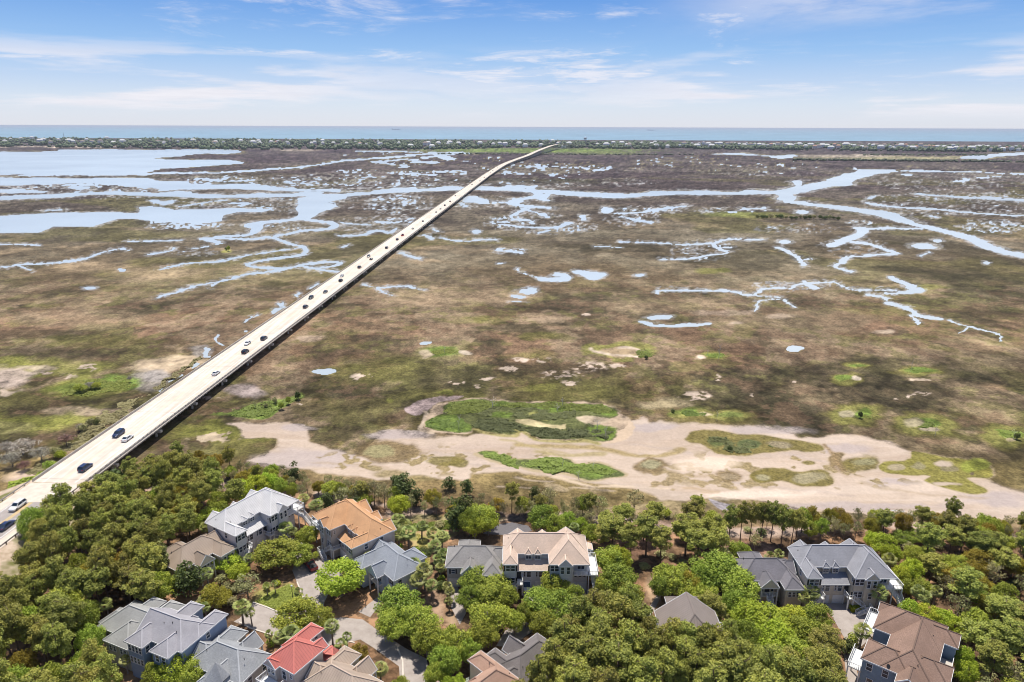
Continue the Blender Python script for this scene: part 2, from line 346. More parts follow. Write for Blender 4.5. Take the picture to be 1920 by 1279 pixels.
WP = [  # open-water outlines
 (A_, [(0,315),(300,312),(340,305),(600,300),(900,303),(1200,300),(1380,312),(1280,325),(1100,328),(960,345),(870,350),(1000,358),(1250,360),(1370,375),(1200,390),(1000,400),(850,420),(780,432),(500,437),(-400,440),(-400,315)]),
 (A_, [(-400,460),(60,455),(400,462),(800,460),(860,480),(1000,480),(1100,495),(1250,500),(1480,500),(1560,515),(1700,525),(1920,526),(1920,537),(1650,537),(1400,530),(1150,521),(1000,526),(900,530),(840,515),(700,510),(560,495),(330,497),(150,500),(-400,497)]),
 (A_, [(-400,530),(100,527),(230,540),(225,548),(80,545),(-400,545)]),
 (A_, [(-400,700),(50,670),(300,655),(640,655),(770,660),(780,620),(860,615),(960,640),(1250,635),(1550,637),(1500,650),(1350,655),(1260,672),(1250,700),(1150,715),(1000,712),(850,705),(740,690),(650,690),(520,738),(440,735),(280,735),(220,768),(-400,785)]),
 (A_, [(1700,560),(1920,546),(1940,575),(1840,600),(1895,620),(1780,655),(1750,690),(1650,700),(1500,715),(1470,740),(1440,770),(1390,775),(1410,745),(1370,735),(1400,715),(1500,700),(1630,690),(1680,650),(1660,600)]),
 (B_, [(1080,525),(1085,505),(1110,515),(1120,545),(1170,550),(1160,580),(1180,590),(1140,592),(1090,570)]),
 (B_, [(1300,980),(1380,985),(1470,990),(1480,1005),(1430,1028),(1380,1025),(1340,1005)]),
 (B_, [(1090,1030),(1120,1020),(1235,1015),(1190,1005),(1200,995),(1280,1000),(1270,1040),(1110,1042)]),
 (B_, [(950,1115),(1000,1115),(1050,1130),(1020,1140),(975,1135)]),
 (C_, [(500,530),(640,510),(690,500),(750,490),(820,460),(960,430),(1000,415),(1100,414),(1220,416),(1120,440),(1000,465),(940,485),(930,500),(800,515),(640,545),(620,560),(650,575),(620,595),(580,590),(540,580),(530,560)]),
 (C_, [(630,485),(680,478),(665,505),(640,505)]),
 (C_, [(160,325),(350,325),(500,335),(640,330),(600,350),(540,352),(450,335),(250,330)]),
 (C_, [(1570,345),(1700,330),(1920,318),(2700,318),(2700,330),(1920,330),(1780,342),(1700,355)]),
]
for (ox, oy), pts in WP: wadd(*poly_sd(C(pts, ox, oy)))
WL = [  # creeks: (crop, full width in crop px, path)
 (A_,10,[(-400,442),(500,441),(800,437),(1200,428),(1600,408),(1920,367)]),(A_,19,[(-400,580),(200,572),(480,552),(750,548),(900,555),(1200,562),(1500,557),(1700,551),(1920,556)]),
 (A_,22,[(900,552),(1000,540),(1010,552)]),
 (A_,16,[(1420,768),(1380,780),(1250,785),(1180,795),(1130,800),(1200,815),(1230,830)]),(A_,15,[(1180,795),(1400,805),(1520,795),(1640,835)]),
 (A_,13,[(1700,690),(1870,720),(1860,745),(1700,755),(1640,770),(1550,790)]),(A_,14,[(1640,835),(1700,850),(1710,890),(1600,905),(1450,930),(1400,945),(1430,962),(1560,970),(1530,985),(1400,1000)]),
 (A_,11,[(1400,1000),(1240,1040),(1060,1080),(980,1100),(870,1135)]),(A_,7,[(1220,1045),(1210,1060),(1175,1085)]),(A_,8,[(1700,850),(1500,880),(1400,895),(1350,905),(1200,935),(1050,942),(900,975)]),
 (A_,12,[(1540,980),(1720,945),(1880,930),(1890,947),(1760,968),(1680,950)]),(A_,14,[(1760,968),(1920,988)]),(A_,7,[(-200,835),(60,835),(210,840)]),
 (A_,9,[(-200,990),(0,968),(120,950),(280,940),(480,910),(550,885),(660,860),(710,867)]),(A_,16,[(330,935),(480,915)]),(A_,8,[(110,960),(170,985)]),(A_,6,[(720,820),(860,815),(1010,810)]),
 (A_,8,[(830,890),(940,872),(970,855)]),(A_,7,[(1070,860),(1170,845)]),(A_,11,[(840,585),(900,600),(955,590),(925,606)]),(A_,7,[(1020,620),(1150,597),(1250,583)]),(A_,11,[(250,640),(330,635)]),
 (A_,10,[(380,505),(640,502),(800,517)]),(A_,10,[(1100,465),(1300,480),(1440,470)]),(A_,6,[(1150,600),(1190,590)]),(A_,8,[(1300,605),(1380,600),(1330,620)]),
 (A_,8,[(1790,1050),(1740,1085)]),(A_,9,[(1680,1110),(1660,1125)]),(A_,10,[(1570,1165),(1600,1180),(1550,1200),(1520,1210)]),(A_,7,[(1440,1225),(1400,1250)]),
 (B_,11,[(0,365),(200,350),(400,334),(560,322),(700,319)]),(B_,11,[(210,370),(350,352)]),(B_,11,[(210,372),(300,386)]),(B_,9,[(400,366),(430,355),(620,327)]),(B_,8,[(400,370),(530,376)]),(B_,14,[(540,330),(620,356)]),
 (B_,6,[(100,310),(400,315),(700,322)]),(B_,22,[(0,555),(250,535),(640,522),(900,519),(1080,527),(1300,546),(1560,560),(1740,548),(1920,541)]),(B_,12,[(640,512),(700,516)]),
 (B_,15,[(1100,570),(1010,580),(960,605),(1030,622),(1130,628)]),(B_,11,[(1030,635),(1000,660),(970,672),(990,690),(1080,697)]),(B_,8,[(1030,640),(1140,668),(1200,680)]),(B_,12,[(900,720),(1100,737),(1180,742),(1290,712)]),(B_,8,[(1180,752),(1100,768)]),
 (B_,10,[(210,710),(310,710),(400,690)]),(B_,12,[(0,785),(120,780),(200,757),(270,768),(310,740)]),(B_,6,[(0,715),(160,725)]),(B_,8,[(670,605),(680,625)]),(B_,22,[(720,590),(750,577),(785,597)]),(B_,6,[(800,602),(950,600)]),
 (B_,12,[(340,880),(400,905),(440,912)]),(B_,7,[(120,1055),(200,1075),(350,1067),(470,1087)]),(B_,6,[(180,1075),(270,1115)]),(B_,6,[(0,850),(45,838)]),(B_,12,[(470,780),(515,800)]),(B_,9,[(510,745),(540,760)]),
 (B_,8,[(570,795),(650,812),(860,808)]),(B_,13,[(880,865),(950,875),(1010,882)]),(B_,13,[(1560,660),(1700,652),(1920,618)]),(B_,9,[(1360,670),(1380,695)]),(B_,10,[(1600,690),(1740,715)]),
 (B_,8,[(1570,820),(1750,826),(1920,836)]),(B_,6,[(1420,845),(1560,850)]),(B_,9,[(1800,920),(1920,915)]),(B_,12,[(1790,1105),(1785,1085),(1920,1090)]),(B_,5,[(990,975),(1060,1010),(1120,1032)]),
 (C_,22,[(0,542),(250,546),(500,541),(600,528),(700,512)]),(C_,9,[(1200,416),(1400,422),(1700,430),(1920,440),(2700,470)]),(C_,8,[(970,405),(1010,413)]),
 (C_,20,[(600,592),(750,615),(950,640),(1150,672),(1300,715),(1400,738)]),(C_,28,[(1400,738),(1500,765),(1600,800),(1680,835),(1750,860),(1920,900),(2600,1000)]),(C_,12,[(1345,745),(1200,747),(960,748)]),
 (C_,26,[(1000,752),(980,780),(900,808),(830,838)]),(C_,13,[(930,820),(1050,835),(1150,870),(1190,886),(1060,896),(920,907),(890,930),(860,960),(950,990)]),(C_,20,[(905,915),(890,935)]),
 (C_,14,[(1330,550),(1500,565),(1700,578),(2600,600)]),(C_,11,[(1040,600),(1200,625),(1450,640),(1700,660),(2600,690)]),(C_,6,[(1380,675),(1420,685)]),
 (C_,11,[(0,835),(170,830),(250,806),(440,809)]),(C_,11,[(160,835),(200,862),(250,885),(150,897),(0,920)]),(C_,6,[(190,852),(270,854)]),(C_,14,[(530,850),(600,880),(650,915),(680,955)]),(C_,6,[(650,922),(720,917)]),
 (C_,12,[(0,1090),(250,1096),(390,1120),(450,1082),(600,1082),(680,1052),(850,1047)]),(C_,8,[(850,1047),(960,1085),(1100,1090),(1200,1092)]),(C_,5,[(390,1118),(560,1137),(600,1165)]),(C_,6,[(400,1205),(430,1158),(560,1150),(650,1190)]),
 (C_,22,[(690,1052),(740,1080)]),(C_,20,[(1180,1025),(1270,1070),(1335,1093),(1250,1105)]),(C_,13,[(1250,1105),(1130,1110)]),(C_,9,[(1030,1110),(1140,1132),(1160,1165)]),(C_,22,[(1160,1165),(1280,1200),(1320,1232),(1450,1247)]),
 (C_,8,[(330,640),(440,632)]),(C_,7,[(1330,900),(1390,882)]),(C_,9,[(1550,478),(1600,470)]),(C_,8,[(1690,450),(1740,452)]),(C_,9,[(1480,1255),(1600,1297),(1700,1317),(1790,1345),(1795,1375)]),(C_,12,[(1290,1232),(1330,1280)]),(C_,7,[(1560,1332),(1590,1302)]),
 (C_,10,[(1250,440),(1310,450)]),(C_,12,[(1690,462),(1740,455)]),
]
for (ox, oy), wd, pts in WL:
    s, d = line_sd(C(pts, ox, oy), wd/6.0*(.9 if wd > 17 else .78)); wadd(s, d+SPK[s]*(1.0 if wd > 17 else 2.6))
WE = [(A_,685,980,24,8),(A_,500,1080,35,9),(A_,440,520,60,9),(A_,90,710,-1,-1),(B_,340,392,22,9),(B_,760,762,24,12),(B_,1060,1098,54,14),(B_,1790,1240,64,14),(B_,1672,1012,24,7),(B_,900,942,16,4),(B_,990,1160,34,4),
      (B_,1470,640,34,20),(C_,570,820,32,10),(C_,660,655,44,9),(C_,1070,572,18,10),(C_,1340,840,60,11),(C_,660,-1,0,0),(C_,1360,850,60,9),(C_,1720,940,20,8),(C_,1430,815,24,8)]
for (ox, oy), x, y, rx, ry in WE:
    if rx > 0: wadd(*ell_sd(ox+x/3, oy+y/3, rx/3, ry/3))
for cx, cy, rx, ry in [(799,643,13.5,4.6),(1493,653,15,5),(608,698,17,5.2),(1405,940,0,0)]:
    if rx: wadd(*ell_sd(cx, cy, rx, ry))
wadd(*line_sd([(1203,603),(1228,608),(1280,610),(1328,607.5)], 2.8)); wadd(*line_sd([(1660,955),(1700,960)], 0.5))
# muddy creek beside the bridge
for wd, pts in [(11,[(1590,25),(1610,38)]),(11,[(1570,55),(1520,78)]),(10,[(1400,95),(1370,130)]),(9,[(1380,185),(1395,185)]),(8,[(1240,205),(1220,235),(1265,258)]),(14,[(1180,285),(1150,315),(1190,330)]),(11,[(1110,370),(1085,382)]),(12,[(1030,425),(960,465)]),(12,[(920,490),(900,515)])]:
    wadd(*line_sd([(x/3, 560+y/3) for x, y in pts], wd/6.0, k=1.3))
# broken pans: a scatter of small pools inside loose ellipses
pans = np.zeros_like(X)
for (ox, oy), x, y, rx, ry, dn in [(A_,1500,610,420,42,.42),(A_,500,512,460,55,.40),(A_,1050,722,230,28,.72),(A_,1350,475,300,24,.5),(A_,1750,505,330,30,.35),(A_,1800,968,110,28,.45),(A_,1560,725,130,14,.45),(A_,1100,885,110,18,.35),(A_,1640,745,120,18,.4),
     (B_,120,478,620,38,.52),(B_,500,432,240,14,.75),(B_,100,425,130,16,.6),(B_,1150,412,360,40,.60),(B_,1250,485,420,26,.42),(B_,1650,402,260,20,.35),(B_,980,712,150,36,.72),(B_,300,605,190,50,.60),(B_,1630,690,130,44,.5),(B_,1720,640,230,26,.5),(B_,800,600,180,34,.35),(B_,940,870,90,16,.5),(B_,450,350,500,30,.28),(B_,700,375,400,18,.35),(B_,230,720,240,40,.3),(B_,1200,740,200,30,.5),
     (C_,1750,735,170,36,.55),(C_,120,870,160,50,.4),(C_,230,645,250,16,.6),(C_,1000,715,70,16,.6),(C_,400,400,380,45,.26),(C_,150,355,400,30,.3),(C_,620,745,200,24,.3),(C_,1500,610,400,60,.25),(C_,1500,450,420,70,.16),(C_,600,1070,200,24,.4),(C_,950,850,180,40,.25),(C_,1880,600,300,50,.3)]:
    cx, cy = ox+x/3, oy+y/3; s = bbsel(cx-rx/3*1.5, cx+rx/3*1.5, cy-ry/3*1.6, cy+ry/3*1.6)
    r = np.sqrt(((QX[s]-cx)/(rx/3))**2+((QY[s]-cy)/(ry/3))**2); pans[s] = np.maximum(pans[s], dn*sstep(1.35-r, 0, 0.6))
pn = fbm(X, Y, 34.0, 301, 4, 0.6); pn2 = fbm(X*0.5, Y, 20.0, 333, 3, 0.6); pn = np.where(Y > 900, 0.5*fbm(X, Y*0.33, 30.0, 341, 3, 0.65)+0.5*fbm(X*0.35, Y*0.2, 22.0, 343, 3, 0.65), 0.55*pn+0.45*pn2)
pn = np.where(Y > 350, pn*.45+(SPK+.5)*.55, pn); pd = np.where(Y > 350, (pans*0.36+pn-0.795)*14, (pans*.3+pn-.655)*30); water = np.maximum(water, np.where(pans > 0.02, pd, -9))
# side areas outside the photograph: noise-driven creeks so that the marsh goes on
out_m = ((PX < -30) | (PX > 1950)) & (Y > 480) & (Y < 3000)
cn = np.abs(fbm(X, Y, 420.0, 61, 3)-0.5); water = np.where(out_m, np.maximum(water, (0.016-cn)*120), water)
# the bridge runs over unbroken ground near its landfall
is_water = sstep(water, -0.55, 0.45)
Z = 0.05-0.55*is_water
# ---------------- ground colour (albedo of mud, grass, sand, plus a wet sheen painted in along the creeks)
bx = np.array([255, 285, 330, 400, 470, 540, 620, 680, 720, 770, 830, 880, 940, 1000, 1500.0])
ca = np.array([(.075,.055,.062),(.075,.055,.062),(.080,.060,.060),(.095,.076,.060),(.115,.091,.060),(.140,.102,.060),(.165,.112,.068),(.105,.076,.044),(.066,.054,.026),(.060,.050,.022),(.085,.066,.030),(.16,.12,.05),(.20,.145,.07),(.20,.12,.07),(.20,.12,.07)])
cb_ = np.array([(.11,.09,.085),(.11,.09,.085),(.135,.11,.098),(.165,.14,.10),(.195,.165,.115),(.22,.18,.115),(.25,.175,.11),(.21,.155,.09),(.125,.105,.045),(.125,.108,.040),(.17,.145,.056),(.26,.21,.10),(.34,.27,.15),(.34,.23,.14),(.34,.23,.14)])
nA = fbm(X, Y, 70.0, 401, 5, 0.6); nA = np.where(Y > 700, fbm(X*0.6, Y*0.5, 90.0, 409, 4, 0.6), nA); fA = sstep(nA, 0.36, 0.64)
lumpy = PY+(fbm(X, Y, 160.0, 421, 3)-0.5)*150*np.clip((PY-260)/300, 0.05, 1)
col = np.stack([np.interp(lumpy, bx, ca[:, i])*(1-fA)+np.interp(lumpy, bx, cb_[:, i])*fA for i in range(3)], 1)
def paint(s, wgt, c):
    wgt = np.clip(wgt, 0, 1)[:, None]; col[s] = col[s]*(1-wgt)+np.array(c)*wgt
ALL = np.arange(len(X))
DARK, OLIVE, YG, GREEN, TAN, SAND, PINK, STRAW, RUST = (.055,.047,.026),(.13,.12,.038),(.23,.235,.055),(.155,.215,.045),(.36,.27,.17),(.50,.40,.32),(.44,.36,.34),(.42,.24,.13),(.24,.13,.065)
n3 = fbm(X, Y, 42.0, 431, 4, 0.6); n4 = fbm(X, Y, 150.0, 441, 4); n5 = fbm(X, Y, 9.0, 451, 3, 0.6); n6 = fbm(X, Y, 55.0, 461, 4, 0.65)
mid = sstep(PY, 300, 360)*(1-sstep(PY, 840, 870))
paint(ALL, 0.5*mid*sstep(n4, 0.52, 0.60), OLIVE)
paint(ALL, 0.55*mid*sstep(n6, 0.56, 0.72)*sstep(PY, 380, 470), TAN)
paint(ALL, 0.75*mid*sstep(fbm(X, Y, 65.0, 471, 4, 0.6), 0.54, 0.70)*sstep(PY, 400, 500), DARK)
paint(ALL, 0.6*sstep(PY, 560, 610)*(1-sstep(PY, 680, 720))*sstep(n3, 0.45, 0.58), (.22,.135,.085))
m1 = fbm(X, Y*.8, 24.0, 481, 4, 0.65); m2 = fbm(X, Y*.8, 30.0, 483, 4, 0.65); m3 = fbm(X, Y, 12.0, 485, 4, 0.7); nearm = sstep(PY, 480, 580)
paint(ALL, 0.7*nearm*mid*sstep(m1, 0.55, 0.60), (.070,.058,.034)); paint(ALL, 0.7*nearm*mid*sstep(m2, 0.55, 0.61), (.25,.185,.12)); paint(ALL, 0.5*nearm*mid*sstep(m3, 0.57, 0.62), (.15,.14,.05)); paint(ALL, 0.5*nearm*mid*sstep(1-m3, 0.57, 0.62), (.16,.10,.065))
# pale rim of mud along every creek, greener levee grass beyond it
paint(ALL, 0.55*sstep(water, -2.6, -0.8)*(1-is_water)*sstep(n3, 0.35, 0.6), (.24,.21,.10))
paint(ALL, .75*mid*sstep(water+SPK*4, -3.4, -.3)*(1-is_water)*sstep(PY, 300, 330)*(1-sstep(PY, 560, 640)), (.30,.30,.31)); paint(ALL, is_water, (.17,.15,.14))  # whitish sheen of the wet mud, painted into the soil colour as pale grey
def blob(cx, cy, rx, ry, c, wgt=1.0, soft=0.35, nz=1.6):
    s = bbsel(cx-rx*1.8, cx+rx*1.8, cy-ry*1.8, cy+ry*1.8)
    r = np.sqrt(((QX[s]-cx)/rx)**2+((QY[s]-cy)/ry)**2)+(n3[s]-0.5)*nz+(n5[s]-0.5)*1.1; paint(s, wgt*(1-sstep(r, 1-soft, 1+soft)), c)
def pfill(pts, c, wgt=1.0, soft=1.5):
    s, d = poly_sd(pts, 8); paint(s, wgt*sstep(d, -soft, soft), c)
def lfill(pts, wd, c, wgt=1.0, soft=1.5, k=None):
    s, d = line_sd(pts, wd, 8, k); paint(s, wgt*sstep(d, -soft, soft), c)
P5 = lambda pts: [(640+x/3, 560+y/3) for x, y in pts]
P6 = lambda pts: [(1280+x/3, 560+y/3) for x, y in pts]
P4 = lambda pts: [(x/3, 560+y/3) for x, y in pts]
# far shore greens
blob(1000, 282, 210, 4.2, (.17,.23,.06), 0.9, 0.3, 0.2); blob(1130, 287, 80, 3, (.17,.20,.07), 0.8, 0.3, 0.2); blob(1700, 296, 180, 2.6, (.42,.38,.22), 0.8, 0.3, .4); blob(1600, 292, 120, 2, (.55,.47,.36), 0.6, .3, .4)
blob(560, 282, 40, 2, (.45,.38,.30), 0.6); blob(130, 275.5, 120, 1.2, (.5,.42,.33), 0.8); blob(1380, 288.5, 30, 2, (.45,.40,.3), .6)
# painted marsh patches, left and middle
for cx, cy, rx, ry, c, wg in [(300,515,120,14,TAN,.6),(170,500,80,10,TAN,.5),(130,600,170,16,TAN,.45),(60,625,120,12,DARK,.5),(90,665,110,14,DARK,.55),(150,640,120,12,OLIVE,.5),(1420,405,60,5,YG,.5),(1370,403,50,4,(.2,.22,.07),.6),
      (90,690,100,16,YG,.55),(30,680,40,8,YG,.5),(975,615,70,16,DARK,.8),(1045,605,24,9,DARK,.7),(1010,630,35,8,OLIVE,.7),(1420,490,120,22,DARK,.6),(1140,465,90,10,DARK,.6),(1000,378-40,160,7,DARK,.7),(1080,331,150,5,(.07,.05,.055),.9),
      (900,600,60,9,YG,.3),(870,560,120,14,TAN,.45),(1240,570,130,14,TAN,.4),(1750,520,120,20,DARK,.45),(1850,590,90,20,DARK,.4),(1740,540,35,8,YG,.5),(1330,508,30,5,YG,.5),(1500,600,160,18,TAN,.35),(700,700,120,22,OLIVE,.6),(1000,665,50,8,YG,.3),
      (1050,735,110,14,OLIVE,.7),(1010,728,40,6,YG,.35),(1550,700,150,24,DARK,.75),(1700,740,160,26,DARK,.7),(1400,745,120,18,DARK,.6),(1850,700,90,26,DARK,.5),(860,710,90,18,DARK,.6),(1060,690,120,16,DARK,.6),(640,760,90,20,(.14,.12,.05),.6),(1800,860,100,16,(.10,.075,.04),.8)]:
    blob(cx, cy, rx, ry, c, wg)
# white shell and sand scatters
def scatter(cx, cy, rx, ry, c=SAND, thr=0.53, size=3.6, sd=501):
    s = bbsel(cx-rx*1.3, cx+rx*1.3, cy-ry*1.3, cy+ry*1.3); r = np.sqrt(((QX[s]-cx)/rx)**2+((QY[s]-cy)/ry)**2)
    nz = fbm(X[s], Y[s], size, sd, 3, 0.6)+0.12*(1-r); paint(s, sstep(nz, thr, thr+0.06)*(1-sstep(r, 0.7, 1.15)), c)
for cx, cy, rx, ry in [(1107,687,32,11),(1042,705,28,8),(1070,718,16,5),(955,690,22,7),(978,673,18,7),(1017,675,20,7),(673,707,20,7),(857,717,14,6),(903,724,16,6),(913,708,16,4),(1303,742,30,9),(1410,742,12,6),(1345,707,7,8),(1493,716,5,3),(1690,745,28,5),(1728,742,14,6),(1845,890,14,7),(1065,705,30,9),(1545,625,0,0),(165,690,20,7),(90,697,16,6),(125,706,18,6),(570,760,12,4),(390,746,22,4),(1160,685,20,4),(1100,590,10,3)]:
    if rx: scatter(cx, cy, rx, ry)
for cx, cy, rx, ry, c, wg in [(1005,599,60,5,(.40,.30,.20),.7),(995,591,30,4,TAN,.8),(880,590,30,4,TAN,.5),(1360,585,50,6,(.42,.33,.25),.5),(1460,590,22,5,(.42,.33,.25),.6),(1380,607,14,3,SAND,.5),(1665,623,18,3,(.5,.4,.3),.7),
     (465,732,34,11,PINK,.8),(20,712,38,20,(.60,.48,.40),.85),(70,689,30,5,SAND,.6),(15,735,14,7,SAND,.8),(320,683,60,8,(.50,.39,.27),.8),(345,672,30,6,(.5,.39,.27),.7),(290,690,40,7,(.46,.36,.25),.7),(170,772,90,8,(.46,.36,.25),.6),(20,800,50,10,(.50,.39,.28),.8),(575,635,28,6,(.46,.35,.26),.7),(280,715,30,16,(.28,.25,.22),.8),(300,705,20,10,(.3,.27,.25),.8),(385,660,14,10,(.3,.27,.25),.6)]:
    blob(cx, cy, rx, ry, c, wg)
# green patches beside the bridge
blob(160, 727, 62, 17, YG, .9); blob(223, 717, 36, 11, GREEN, .95); blob(150, 730, 40, 10, GREEN, .6); blob(60, 795, 90, 18, YG, .75); blob(160, 785, 60, 12, YG, .7); blob(150, 830, 60, 16, OLIVE, .8)
blob(400, 812, 110, 27, YG, .85); blob(420, 840, 80, 20, (.20,.18,.06), .7); blob(380, 850, 70, 18, (.27,.25,.09), .6); pfill(P4([(1170,655),(1300,640),(1420,600),(1520,575),(1640,560),(1700,540),(1720,560),(1660,590),(1580,640),(1500,680),(1300,660)]), GREEN, .95, 2)
scatter(405, 818, 60, 12, (.5,.4,.28), .58)
# the sand flat
SANDP = [(430,793),(500,797),(547,793),(577,803),(587,827),(640,843),(673,852),(700,833),(728,814),(750,813),(780,823),(873,820),(905,812),(925,817),(950,817),(973,808),(1007,823),(1073,827),(1130,820),(1165,800),(1170,790),(1205,778),(1222,793),(1240,787),(1280,795),(1400,797),(1477,810),(1493,820),(1580,817),(1600,815),(1630,820),(1667,830),(1710,847),(1780,860),(1850,897),(1870,907),(1920,925),(2300,1000),(2300,1060),(1920,972),(1780,967),(1630,963),(1513,960),(1467,943),(1390,937),(1347,927),(1300,935),(1230,935),(1200,925),(1150,915),(1060,905),(973,890),(890,890),(857,902),(773,893),(707,903),(640,890),(567,880),(513,870),(467,860),(500,850),(523,837),(520,820),(467,820),(457,807)]
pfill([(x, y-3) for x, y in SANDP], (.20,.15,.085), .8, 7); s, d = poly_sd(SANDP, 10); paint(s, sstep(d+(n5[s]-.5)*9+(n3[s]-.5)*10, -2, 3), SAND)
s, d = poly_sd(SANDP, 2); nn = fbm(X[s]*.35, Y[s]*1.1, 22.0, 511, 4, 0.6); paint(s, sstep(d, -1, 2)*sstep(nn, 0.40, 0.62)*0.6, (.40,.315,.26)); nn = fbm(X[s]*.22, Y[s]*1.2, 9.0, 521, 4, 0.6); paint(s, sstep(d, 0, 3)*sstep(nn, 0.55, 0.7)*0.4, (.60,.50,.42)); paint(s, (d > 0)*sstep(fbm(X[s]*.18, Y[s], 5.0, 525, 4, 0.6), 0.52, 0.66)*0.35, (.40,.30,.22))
for cx, cy, rx, ry in [(560,862,90,16),(760,818,50,6),(1440,805,80,8),(1590,838,90,12),(1700,905,60,8),(1850,935,110,18),(1640,950,220,10),(1230,800,40,8),(560,800,30,5)]: blob(cx, cy, rx, ry, (.40,.34,.33), .7)
for i, (x0, y0, x1, y1, wd) in enumerate([(1290,838,1480,832,1.2),(1480,850,1640,872,1.6),(1360,905,1600,930,1.4),(1620,905,1840,935,1.8),(1180,832,1290,850,1.5),(880,872,1000,880,1.2),(600,868,760,880,1.6),(1500,945,1760,955,2.2),(1300,900,1440,915,1.2),(1240,880,1330,890,1.6),(1000,900,1180,912,1.3),(780,845,900,850,1.2)]): lfill([(x0, y0), ((x0+x1)/2, (y0+y1)/2+(5 if i % 2 else -4)), (x1, y1)], wd, (.40,.33,.29) if i % 3 else (.34,.26,.17), .55, 2.2, k=5)
scatter(1500, 880, 300, 40, (.27,.21,.11), .60, 5.0, 541); scatter(820, 865, 260, 30, (.27,.21,.11), .60, 5.0, 543); scatter(1240, 905, 200, 25, (.30,.23,.13), .57, 6.0, 545)
blob(1400, 925, 130, 10, (.76,.64,.54), .6); blob(1330, 870, 60, 12, (.74,.60,.48), .6)
OL2 = (.17,.14,.045); BR = (.20,.145,.075)
# islets: dry rim, olive ring, then what grows inside
pfill(P5([(470,700),(490,650),(540,600),(580,590),(700,568),(900,573),(1000,578),(1200,573),(1480,588),(1560,640),(1600,665),(1640,750),(1560,795),(1460,805),(1380,785),(1150,795),(1100,765),(900,775),(790,755),(730,725),(700,765),(600,770),(490,745)]), (.52,.40,.29), .95, 1.5)
pfill(P5([(485,700),(560,660),(570,620),(600,590),(720,575),(900,580),(1200,585),(1480,595),(1545,635),(1500,670),(1400,700),(1500,720),(1540,760),(1470,795),(1330,785),(1150,785),(1050,750),(930,770),(790,745),(720,725),(700,755),(600,760),(500,735)]), (.12,.13,.05), 1, 1.5)
for q in [[(570,640),(620,590),(730,575),(840,585),(900,580),(1200,590),(1480,597),(1540,640),(1480,650),(1350,620),(1150,640),(1080,610),(900,610),(800,620),(640,655)],[(480,705),(560,668),(640,665),(690,700),(720,730),(690,752),(600,755),(500,730)],[(1380,720),(1450,705),(1540,730),(1500,780),(1450,785)],[(830,640),(960,640),(940,670),(840,665)]]: pfill(P5(q), GREEN, .95, 2)
pfill(P5([(980,680),(1060,680),(1200,705),(1260,700),(1230,725),(1060,710)]), (.50,.42,.24), .95, 1.2); pfill(P5([(1330,660),(1420,655),(1500,680),(1430,700),(1340,690)]), (.52,.42,.30), .9, 1.2); pfill(P5([(1080,640),(1150,645),(1160,680),(1080,675)]), (.28,.27,.09), .9, 1.5)
lfill(P5([(740,735),(840,765),(960,775),(1020,740),(1100,790),(1250,800),(1380,795),(1450,810)]), 3.0, (.30,.26,.10), .9, 2, k=2)
pfill(P5([(365,628),(450,580),(540,555),(690,552),(640,570),(560,590),(480,640),(420,670)]), (.40,.31,.30), .95, 1.2)
lfill(P5([(480,640),(470,690),(460,740),(540,768)]), 2.2, (.56,.45,.34), .9, 1.5, k=1.5)
lfill(P5([(570,655),(680,625)]), 1.0, (.56,.45,.34), .3)
pfill(P5([(720,870),(850,855),(910,900),(1050,905),(1240,885),(1310,925),(1440,908),(1540,955),(1585,990),(1380,1022),(1260,990),(1050,972),(880,940),(740,895)]), (.40,.32,.20), .95, 1.8)
pfill(P5([(740,870),(850,865),(900,900),(1050,912),(1240,895),(1290,930),(1340,935),(1430,918),(1530,960),(1560,990),(1380,1012),(1260,975),(1050,960),(880,930)]), (.11,.13,.045), 1, 1.3)
for q in [[(760,872),(850,870),(890,900),(860,915)],[(1300,960),(1420,925),(1500,950),(1440,1000),(1300,985)]]: pfill(P5(q), GREEN, .85, 2)
blob(730, 847, 44, 14, BR, .95, .25); blob(716, 847, 20, 7, (.30,.27,.14), .8); blob(825, 865, 24, 7, OL2, .9); blob(855, 870, 12, 5, OL2, .9)
for x, y, rx, ry in [(700,876,10,3),(735,885,24,6),(770,895,30,5),(700,905,12,4)]: blob(x, y, rx, ry, (.24,.19,.09), .85)
lfill(P5([(1000,832),(1250,828),(1450,838),(1620,872),(1780,872),(1900,850)]), 3.6, (.30,.23,.10), .85, 2.5, k=3); lfill(P5([(1100,860),(1240,875),(1450,870)]), 3.2, (.33,.27,.13), .8, 2, k=3); lfill(P5([(900,800),(1100,840),(1240,860)]), 2, (.36,.29,.15), .7, 2, k=3)
pfill(P5([(700,1000),(760,988),(1000,985),(1120,990),(1300,1015),(1500,1045),(1660,1075),(1740,1105),(1700,1140),(1500,1165),(1240,1200),(1150,1180),(1000,1200),(800,1060)]), (.24,.18,.08), .95, 3)
for a, b, wd in [((1000,1010),(1180,1030),1.5),((1200,1000),(1400,1055),2.2),((1300,1060),(1500,1075),1.2),((1450,1050),(1800,1060),2.0),((900,1060),(1100,1075),1)]: lfill(P5([a, b]), wd, (.60,.48,.36), .8, 1.5, k=4)
scatter(1010, 915, 110, 22, (.46,.36,.22), .56, 12, 531)
blob(1220, 870, 33, 15, BR, .95, .2); blob(1219, 869, 22, 8, (.30,.28,.17), .8)
blob(1240, 757, 44, 12, (.40,.33,.2), .7); blob(1295, 775, 34, 9, GREEN, .95); blob(1365, 777, 34, 7, (.16,.18,.05), .9); blob(1330, 785, 80, 13, OL2, .6)
